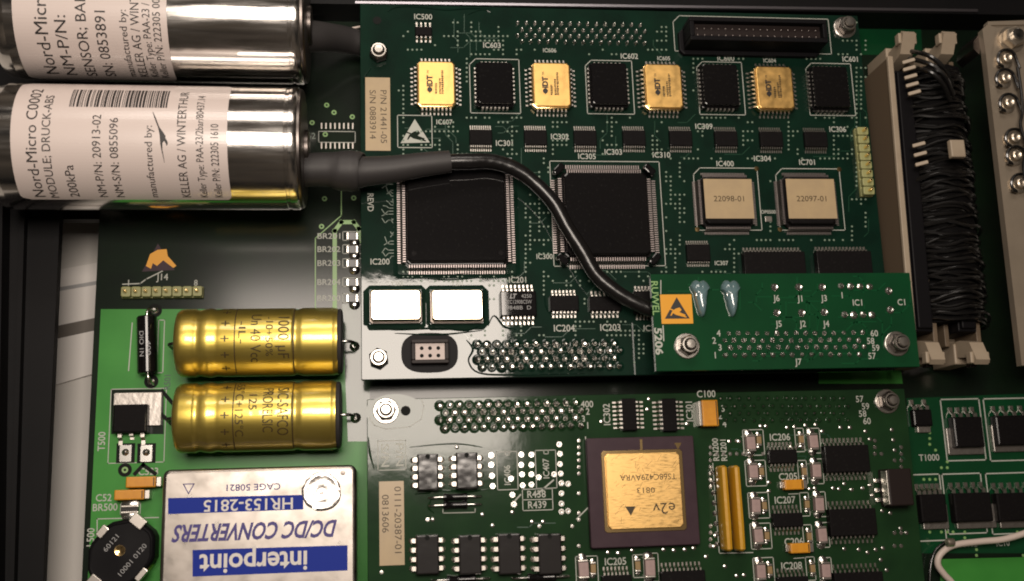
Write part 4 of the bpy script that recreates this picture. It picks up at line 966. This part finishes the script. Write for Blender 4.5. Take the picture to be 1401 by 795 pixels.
# metal can converter
ZC = -8; cx, cy, w, h = rect(221, 638, 489, 830, ZC)
r = thing('converter_module', 'silver metal converter box with blue printed bands, upside down lettering', 'converter', (cx, cy, ZM))
H = ZC - ZM
def rbox(w, h, z0, z1, rad, bev, n=5, m=4):
    q = MB(); rs = []
    def ring(ins, z):
        pts = []; rr = max(rad-ins, .3)
        for k, (sx, sy) in enumerate(((1,1), (-1,1), (-1,-1), (1,-1))):
            for i in range(n+1):
                a = R(90*k + 90*i/n); pts.append((sx*(w/2-ins-rr) + rr*math.cos(a), sy*(h/2-ins-rr) + rr*math.sin(a), z))
        return pts
    rs.append(ring(0, z0))
    for i in range(m+1):
        a = R(90*i/m); rs.append(ring(bev*(1-math.cos(a)), z1 - bev + bev*math.sin(a)))
    return q.rings(rs)
rbox(w, h, .5, H, 9, 5).build('metal_case', 'nickel', r)
def cloc(px, py): q = P(px, py, ZC); return q.x-cx, q.y-cy
def band(pts, m, name): FL().poly([cloc(*p_) for p_ in pts], H+.25).build(name, m, r, smooth=False)
band(((230, 703.5), (415, 697), (415, 677), (230, 681.5)), 'print_blue', 'blue_band')
band(((263.5, 789), (475.5, 780.5), (475.5, 746), (263.5, 752.5)), 'print_blue', 'blue_band')
for s_, x, y, hh, ww, m_, bo, sh in (('CAGE 50821', 347, 666.5, 8, 68, 'print_violet', .01, 0), ('HR153-2815', 340, 690.5, 14, 112, 'print_white', .012, 0), ('DC/DC CONVERTERS', 349, 726.5, 20, 207, 'print_violet', .028, .35), ('interpoint', 347, 770, 24, 134, 'print_white', .02, 0)):
    x_, y_ = cloc(x, y); lettering(r, s_, x_, y_, H+.5, hh, 180, m_, ww, bo, sh)
q = FL(); tri = [cloc(*p_) for p_ in ((251, 662.5), (265.5, 662), (258, 675.5))]; q.strip(tri, 1.2, H+.3, True); q.build('triangle_mark', 'print_violet', r, smooth=False)
x_, y_ = cloc(440, 673); q = MB(); rnd = random.Random(3); prof = [[(x_+(rad+rnd.uniform(-1, 1)*k)*math.cos(i*math.pi/14), y_+(rad+rnd.uniform(-1, 1)*k)*math.sin(i*math.pi/14), z) for i in range(28)] for rad, z, k in ((25, H+.05, 1.5), (22.5, H+1.0, 1.2), (20, H+.5, .8), (12, H+.45, .4), (8, H+.9, .3), (6, H+.3, .1), (3, H+.7, 0))]
q.rings(prof, (False, True)); q.build('weld_spot', 'nickel_bare', r)
x_, y_ = cloc(469, 647); MB().lathe([(3.4, H+.1), (3.2, H+1), (.1, H+1.2)], 14, o=(x_, y_, 0)).build('seal_pin', 'dark_steel', r)

# right hand side of the main board
for tab, body, lab in (((1296, 585, 1345, 622), (1306, 570, 1346, 612), 'power transistor in a white printed box above the print T1000'),
                       ((1358, 580, 1412, 618), (1364, 568, 1414, 609), 'power transistor in a white printed box nearest the ribbon connector end'),
                       ((1262, 690, 1297, 724), (1260, 676, 1296, 715), 'power transistor partly under the lower circuit board edge'),
                       ((1308, 690, 1362, 723), (1306, 674, 1358, 714), 'power transistor between its two neighbours, over the white wire'),
                       ((1367, 690, 1420, 722), (1365, 674, 1420, 713), 'power transistor at the frame side, over the white wire end')):
    dpak(tab, body, lab, 5 if body[1] > 650 else 4, up=True, zt=16)
dpak((1255, 578, 1273, 592), (1250, 560, 1276, 583), 'small three legged transistor beside the lower board nut', 3, up=True, zt=12)['group'] = 'small transistors'
for bx in ((1291, 546, 1344, 630), (1350, 545, 1420, 630), (1252, 649, 1290, 740), (1293, 648, 1346, 730), (1353, 647, 1420, 730)): sm.box(*bx, 1.8)
# white wire
q = [P(x, y, ZM+zz) for x, y, zz in ((1420, 722, 30), (1401, 730, 30), (1372, 738, 26), (1340, 741, 22), (1305, 746, 20), (1287, 758, 20), (1283, 772, 18), (1292, 786, 16), (1304, 800, 14), (1315, 830, 14))]
r = thing('white_wire', 'white insulated wire curving over the transistors on the main board', 'wire', (q[3].x, q[3].y, ZM)); MB().tube([p_ - org(r) for p_ in q], 4.6, 12, 5).build('insulation', 'wire_white', r)
a = P(1300, 742, ZM+27) - org(r); MB().lathe([(5.4, -5), (5.8, -3), (5.8, 3), (5.4, 5)], 14, 'x', (a.x, a.y, a.z)).build('crimp_sleeve', 'lug_metal', r)
q = [P(x, y, ZM+8) for x, y in ((1296, 740), (1281, 752), (1274, 770), (1272, 800), (1273, 840))]
r = thing('dark_wire', 'thin black wire running beside the white wire', 'wire', (q[2].x, q[2].y, ZM)); MB().tube([p_ - org(r) for p_ in q], 2.4, 10, 5).build('insulation', 'wire_black', r)
scatter(main, ZM, 1255, 545, 1400, 760, 26, 2.4, 'trace_pale', [(1290, 560, 1401, 625), (1255, 660, 1401, 725)], 8, 31)
btext(main, ZM, 'C102', 1326, 744, 8); btext(main, ZM, 'IC10', 1372, 743, 8)
sm.done()
scatter(main, ZM, 425, 130, 490, 260, 8, 2.2, 'silk_dim', [(430, 165, 490, 205)], 8, 33)

# ================================================================== ribbon connectors on the right
def idc(xa, ya, xb, yb, label, wd=46, ztop=24, rim=True):
    """latched pin header running away from the camera between two picture points at its top"""
    a, b = P(xa, ya, ztop), P(xb, yb, ztop); L = abs(a.y-b.y); c = (a+b)/2
    r = thing('ribbon_connector', label, 'connector', (c.x, c.y, ZM), 0, 'beige ribbon connectors'); T = ztop-ZM
    ang = math.degrees(math.atan2(a.x-b.x, a.y-b.y)); r.rotation_euler = (0, 0, -R(ang))
    MB().box(-wd/2, -wd/2+7, -L/2, L/2, .5, T-5 if rim else T-30, 1, 1).build('side_wall', 'housing_shade', r)
    if rim: MB().box(-wd/2-1.5, -wd/2+7, -L/2-1, L/2+1, T-5, T, 1.2, 1).build('top_rim', 'beige_plastic', r)
    MB().box(wd/2-7, wd/2, -L/2, L/2, .5, T-14, 1, 1).build('side_wall', 'housing_shade', r)
    MB().box(-wd/2+7, wd/2-7, -L/2, L/2, .5, 22, 1, 1).build('floor_block', 'beige_plastic', r)
    MB().box(-wd/2+9, wd/2-9, -L/2+18, L/2-18, 22, T-8, 2, 1).build('plug_body', 'black_plastic', r)
    MB().box(-wd/2+12, wd/2-12, -L/2+22, L/2-22, T-8, T-2, 2, 1).build('strain_relief', 'black_plastic', r)
    for s2 in (-1, 1):
        lt = MB(); y = s2*(L/2)
        y0, y1 = sorted((y - s2*4, y + s2*26)); lt.box(-wd/2+10, wd/2-10, y0, y1, 6, T-26, 2, 1)
        o = lt.build('end_block', 'beige_plastic', r)
        lt = MB(); prof = [(8, 22), (26, 30), (34, T+2), (46, T+18), (40, T+24), (14, T+10), (8, T-14)]
        A = [(-10, y+s2*(u-14), z) for u, z in prof]; B = [(10, y+s2*(u-14), z) for u, z in prof]; n = len(prof)
        lt.add(A+B, [tuple(range(n)), tuple(range(2*n-1, n-1, -1))] + [(i, (i+1) % n, n+(i+1) % n, n+i) for i in range(n)])
        lt.box(-14, 14, *sorted((y+s2*14, y+s2*30)), T+6, T+17, 1.5, 1); lt.build('latch', 'beige_plastic', r)
        MB().box(-5, 5, *sorted((y+s2*27, y+s2*33)), T-12, T-2, 1, 1).build('latch_notch', 'brown_plastic', r)
    return r
idc(1236, 78, 1270, 470, 'beige latched ribbon connector next to the dark green board')
idc(1291, 78, 1330, 470, 'beige latched ribbon connector next to the tan metal plate', rim=False)
# dark sheath under the wire bundle
a, b = P(1279, 92, 20), P(1313, 440, 20)
r = thing('wire_sheath', 'black sheath under the thin wires between the beige ribbon connectors', 'sheath', ((a.x+b.x)/2, (a.y+b.y)/2, ZM))
q = MB(); prof = [(-50, 5), (-48, 58), (-36, 80), (-12, 97), (14, 101), (36, 92), (54, 66), (63, 18), (64, 5)]
rs = []
for i in range(25):
    t_ = i/24; c = a.lerp(b, t_) - org(r); wob = math.sin(i*2.1)*1.5
    rs.append([(c.x + u, c.y, z + wob) for u, z in prof])
q.rings(rs); q.build('cloth_tube', 'sheath_black', r)
# dark wire bundle
WL = 'thin black wire of the bundle arching over the two beige ribbon connectors'
rnd = random.Random(17); WM = []
for k in range(14):
    j = [rnd.uniform(-5, 5) for _ in range(6)]; hz = rnd.uniform(-9, 4)
    pts = [(-52, j[0], -52), (-50, j[1], -8), (-38, j[2], 16+hz), (-12, j[3], 30+hz), (14, j[4], 36+hz+rnd.uniform(-3, 3)), (38, j[5], 26+hz), (58, j[1], -4), (66, j[2], -50)]
    me = MB().tube(pts, 2.3, 6, 3).mesh('insulation'); me.materials.append(M['wire_black']); WM.append(me)
NW = 105
for i in range(NW):
    t_ = i/(NW-1); y = 96 + t_*(438-96); x = 1279 + t_*33
    p = P(x + rnd.uniform(-3, 3), y, 26); r = thing('black_wire', WL, 'wire', (p.x, p.y, rnd.uniform(-4, 5)), rnd.uniform(-8, 8), 'black wires over the ribbon connectors')
    place('insulation', WM[rnd.randrange(14)], r)
# loose wires fanning at the far end
for k, (pts, lab) in enumerate(((((1246, 70), (1270, 76), (1290, 92), (1303, 118)), 'slanting loose black wire at the latched end, outermost of three'), (((1244, 80), (1272, 88), (1292, 104), (1304, 130)), 'slanting loose black wire at the latched end, middle of three'), (((1246, 92), (1270, 98), (1288, 112), (1300, 138)), 'slanting loose black wire at the latched end, innermost of three'))):
    q = [P(x, y, z) for (x, y), z in zip(pts, (34, 62, 66, 50))]; r = thing('loose_wire', lab, 'wire', (q[1].x, q[1].y, 20)); MB().tube([p_-org(r) for p_ in q], 3.4, 8, 5).build('insulation', 'wire_black', r)
# pale wire tags showing between the wires
for k, (x, y) in enumerate(((1243, 84), (1244, 94), (1246, 105), (1248, 116), (1251, 127), (1257, 198), (1259, 211), (1261, 224))):
    p = P(x, y, 46); o = MB().box(-9, 9, -2.6, 2.6, -3, 3, 1, 1).build('cable_tag', 'beige_plastic', None, loc=(p.x, p.y, 46)); o.rotation_euler = (0, R(-22), R(10))
    tag(o, 'pale tag between the black wires near the far latches' if k < 5 else 'pale tag between the black wires halfway along the bundle', 'tag', 'pale tags at the latched end' if k < 5 else 'pale tags halfway along the bundle')
p = P(1309, 204, 60); o = MB().box(-11, 11, -13, 13, -6, 2, 2, 1).build('cable_clip', 'beige_plastic', None, loc=(p.x, p.y, 62)); tag(o, 'square beige clip on top of the black wire bundle', 'clip')

# ================================================================== tan metal plate
ZP = 62; r = thing('tan_metal_plate', 'tan metal plate with a raised rim beside the black wires', 'plate', (*P(1430, 260, ZP)[:2], ZM))
def pl(pts): return [((P(x, y, ZP)-org(r)).x, (P(x, y, ZP)-org(r)).y) for x, y in pts]
T = ZP - ZM
MB().poly(pl(((1500, 28), (1352, 33), (1350, 52), (1362, 120), (1402, 500), (1520, 500))), T-10, T-4).build('plate_sheet', 'tan_metal', r)
MB().poly(pl(((1352, 33), (1344, 40), (1349, 75), (1354, 120), (1398, 500), (1406, 500), (1363, 120), (1356, 74), (1360, 56), (1362, 38))), T-12, T).build('raised_rim', 'tan_metal', r)
MB().poly(pl(((1500, 24), (1352, 29), (1352, 34), (1500, 32))), T-12, T-1).build('raised_rim', 'tan_metal', r)
MB().poly(pl(((1346, 70), (1338, 62), (1338, 52), (1347, 40), (1349, 50))), T-60, T-12).build('corner_fold', 'dark_steel', r)
nut_p = P(1394, 46, ZP+18)
n_ = thing('nut', 'large nut at the upper corner of the tan metal plate', 'nut', (nut_p.x, nut_p.y, ZP-4), 20)
MB().lathe([(20, .2), (20, 3), (9, 3)], 28).build('washer', 'lug_metal', n_); MB().lathe([(15, 3), (16, 5), (16, 15), (14, 17)], 6).build('hexagon_body', 'lug_metal', n_); MB().lathe([(9, 15), (9, 22), (7, 24), (.1, 24.5)], 18).build('screw_end', 'steel', n_)
LUG = [(1379, 79), (1377, 106), (1382, 140), (1390, 188), (1392, 212), (1398, 250)]
for k, (x, y) in enumerate(LUG):
    p = P(x, y, ZP+8); l_ = thing('solder_lug', 'round solder post with wire loop, ' + ('first', 'second', 'third', 'fourth', 'fifth', 'sixth')[k] + ' from the large nut on the tan plate', 'solder post', (p.x, p.y, ZP-4), 0, 'solder posts on the tan plate')
    MB().lathe([(13, .2), (13, 3), (11, 4.5), (7.5, 5), (7, 13), (5, 14), (2.6, 12.5), (.1, 12)], 22).build('post', 'lug_metal', l_)
    q = [(14*math.cos(a), 13*math.sin(a), 9+2*math.sin(a)) for a in [R(10+i*26) for i in range(10)]]
    q = [(16, -16, 12)] + q + [(-14, -10, 8)]
    MB().tube(q, 2.2, 8, 3).build('wire_loop', 'wire_black', l_)
q = [P(x, y, ZP+z) for x, y, z in ((1392, 92, 14), (1396, 118, 12), (1399, 150, 10), (1396, 172, 14), (1404, 200, 12), (1400, 232, 12), (1410, 270, 8))]
r2 = thing('dark_wire', 'black wire linking the solder posts on the tan metal plate', 'wire', (q[3].x, q[3].y, ZP)); MB().tube([p_-org(r2) for p_ in q], 2.4, 8, 4).build('insulation', 'wire_black', r2)

# ================================================================== sensor cylinders
ZS = 38
def sensor(ytop, ybot, xl, xr, label, lx0, lx1, lyb, lines, name='sensor_cylinder'):
    yc = (ytop+ybot)/2; c = P(200, yc, ZS); Rr = 81.5
    a, b = P(xl, yc, ZS), P(xr, yc, ZS); L = b.x-a.x
    r = thing(name, label, 'sensor', ((a.x+b.x)/2, c.y, ZS-Rr), 0, 'chrome sensor cylinders'); mx = (a.x+b.x)/2
    X = lambda px: P(px, yc, ZS+40).x - mx
    MB().lathe([(2, -L/2), (Rr-22, -L/2), (Rr-12, -L/2+3), (Rr-5, -L/2+9), (Rr-1.5, -L/2+17), (Rr, -L/2+26), (Rr, L/2-17), (Rr-1.2, L/2-16), (Rr-1.2, L/2-13), (Rr, L/2-12), (Rr, L/2-3), (Rr-1.5, L/2-1), (Rr-2, L/2-1)], 96, 'x', (0, 0, Rr)).build('chrome_tube', 'chrome', r)
    MB().lathe([(Rr-2.2, L/2-3), (Rr-2.2, L/2+2), (Rr-5, L/2+4), (26, L/2+5), (26, L/2+9), (24, L/2+10)], 72, 'x', (0, 0, Rr)).build('end_cap', 'dark_steel', r)
    def th(py): return angle_at(mx + X(200), c.y, ZS, Rr, py)
    q = MB(); x0, x1 = X(lx0), X(lx1); n = 48; t0, t1 = R(th(lyb)), R(58); rr = Rr+.35; rs = []
    for i in range(n+1):
        ta = t0+(t1-t0)*i/n; e = max(0, (abs(i-n/2)/(n/2)-0.90)/0.10); ins = 12*(1-math.sqrt(max(0, 1-e*e)))
        rs.append([(x0+ins, math.sin(ta)*rr, Rr+math.cos(ta)*rr), (x1-ins*.4, math.sin(ta)*rr, Rr+math.cos(ta)*rr)])
    for i in range(n): q.add([*rs[i], *reversed(rs[i+1])], [(0, 1, 2, 3)])
    q.flat = True
    q.build('paper_label', 'label_white', r)
    for s_, px, y0, y1, hh, bo in lines: tube_text(r, s_, Rr+.45, X(px), th(y0), th(y1), hh, 1, 'print_black', Rr)
    return r, X, th, Rr, L
s2, X, th, Rr, L = sensor(119, 286, -6, 413, 'chrome sensor cylinder whose label has a barcode, joined to the long cable', 29, 317, 273, (
    ('Nord-Micro C0002', 56, 269, 125, 13, .012), ('MODULE; DRUCK-ABS', 76, 270, 133, 10, 0), ('200kPa', 104, 269, 226, 11, 0), ('NM-P/N: 20913-02', 143, 269, 158, 10, 0), ('NM-S/N: 0855096', 166, 269, 162, 10, 0),
    ('manufactured by:', 212, 269, 172, 9, 0), ('KELLER AG / WINTERTHUR', 256, 269, 126, 10.5, 0), ('Keller Type: PAA-23/2bar/80437.14', 280, 269, 131, 9, 0), ('Keller P/N: 222305 1610', 300, 269, 169, 9.5, 0)))
def on_tube(root, quads, m, name, Rr, X, th, up=.5):
    q = FL()
    for (px0, px1, y0, y1) in quads:
        n = 8; a, b = R(th(y1)), R(th(y0)); rr = Rr+up; pv = []
        for i in range(n+1):
            t_ = a+(b-a)*i/n; pv += [(X(px0), math.sin(t_)*rr, Rr+math.cos(t_)*rr), (X(px1), math.sin(t_)*rr, Rr+math.cos(t_)*rr)]
        q.add(pv, [(2*i, 2*i+1, 2*i+3, 2*i+2) for i in range(n)])
    return q.build(name, m, root)
rnd = random.Random(23); x = 104.0; bars = []
while x < 234:
    w_ = rnd.choice((1.0, 1.0, 1.4, 2.2, 3.2)); bars.append((x, x+w_, 124.5, 147.5)); x += w_ + rnd.choice((.9, 1.3, 1.3, 2.4))
o = on_tube(s2, bars, 'print_black', 'barcode', Rr, X, th); o['kind'] = 'stuff'
# bird-like swoosh mark
def swoosh(root, pts):
    q = FL(); rr = Rr+.5; L_, R_ = [], []
    for px, py, w_ in pts:
        t_ = R(th(py)); L_.append((X(px-w_/2), math.sin(t_)*rr, Rr+math.cos(t_)*rr)); R_.append((X(px+w_/2), math.sin(t_)*rr, Rr+math.cos(t_)*rr))
    n = len(pts); q.add(L_+R_, [(i+1, n+i+1, n+i, i) for i in range(n-1)]); return q.build('swoosh_logo', 'print_black', root)
swoosh(s2, [(217, 153.5, .8), (220, 160, 2), (223, 167, 2), (226, 174, 2.2), (229, 180, 5), (231.5, 186, 8), (231, 191, 6.5), (229.5, 196, 3), (230, 204, 1.6), (231.5, 214, 1), (232.5, 222, .5)])
swoosh(s2, [(231, 187, 6), (235, 192, 4.5), (237, 196, 3), (236.5, 199, .8)])
s1, X1, th1, R1, L1 = sensor(-54, 113, 4, 417, 'chrome sensor cylinder with two number lines and no barcode, against the cover strip', 30, 236, 110, (
    ('Nord-Micro', 67, 102, -10, 16, .012), ('NM-P/N:', 93, 103, 23, 14, 0), ('SENSOR; BARO', 121, 104, -22, 13, 0), ('SN: 0853891', 147, 104, 16, 13, 0), ('manufactured by:', 177, 104, 14, 9, 0),
    ('KELLER AG / WINTERTHUR', 193, 104, -47, 11, 0), ('Keller Type: PAA-23 /', 208, 104, 4, 9.5, 0), ('Keller P/N: 222305 00', 222, 105, -2, 9.5, 0)))
# cables
c2 = org(s2); pw = lambda px, py, z: P(px, py, z)
pts = [(405, 233, 36), (430, 232, 37), (452, 232, 38), (465, 233.5, 38), (480, 234, 38), (492, 234, 38), (500, 234.5, 39), (540, 231, 42), (580, 225, 43), (616, 221, 43)]
q = [P(*p_) for p_ in pts]; r = thing('sensor_cable', 'black cable with a grey sleeve running from the sensor over the large chips', 'cable', (q[5].x, q[5].y, 10))
MB().tube([p_-org(r) for p_ in q], [22, 22.5, 23, 26.5, 27.5, 26, 20, 18, 16.5, 15], 22, 4).build('shrink_sleeve', 'rubber_grey', r)
pts = [(600, 222, 43), (640, 221, 42), (672, 221, 40), (702, 230, 37), (729, 248, 35), (757, 277, 34), (776, 311, 34), (797, 344, 33), (815, 375, 32), (838, 396, 32), (862, 411, 33), (892, 424, 33), (930, 436, 30), (980, 448, 26)]
q = [P(*p_) for p_ in pts]; MB().tube([p_-org(r) for p_ in q], [10.8, 11, 10.4, 10.7, 9.7, 10.4, 9.8, 10.6, 9.9, 10.4, 10, 10.2, 10, 10], 18, 6).build('cable_jacket', 'cable_black', r)
pts = [(405, 50, 22), (428, 50, 12), (455, 52, -10), (480, 56, -28), (510, 62, -36), (560, 66, -40)]
q = [P(*p_) for p_ in pts]; r = thing('grey_cable', 'short dark grey cable from the barcode-less sensor diving under the board', 'cable', (q[2].x, q[2].y, ZM))
MB().tube([p_-org(r) for p_ in q], [22, 22, 20, 19, 18, 16], 20, 4).build('shrink_sleeve', 'rubber_grey', r)
q = [P(x, y, -20) for x, y in ((468, 41), (480, 39), (500, 35))]; r = thing('lacing_cord', 'pale lacing cord over the short dark grey cable', 'cord', (q[1].x, q[1].y, -24)); MB().tube([p_-org(r) for p_ in q], 1.6, 8, 3).build('cord_strand', 'wire_white', r)
for o_ in list(bpy.data.objects):
    for k in ('_w', '_h'):
        if k in o_: del o_[k]
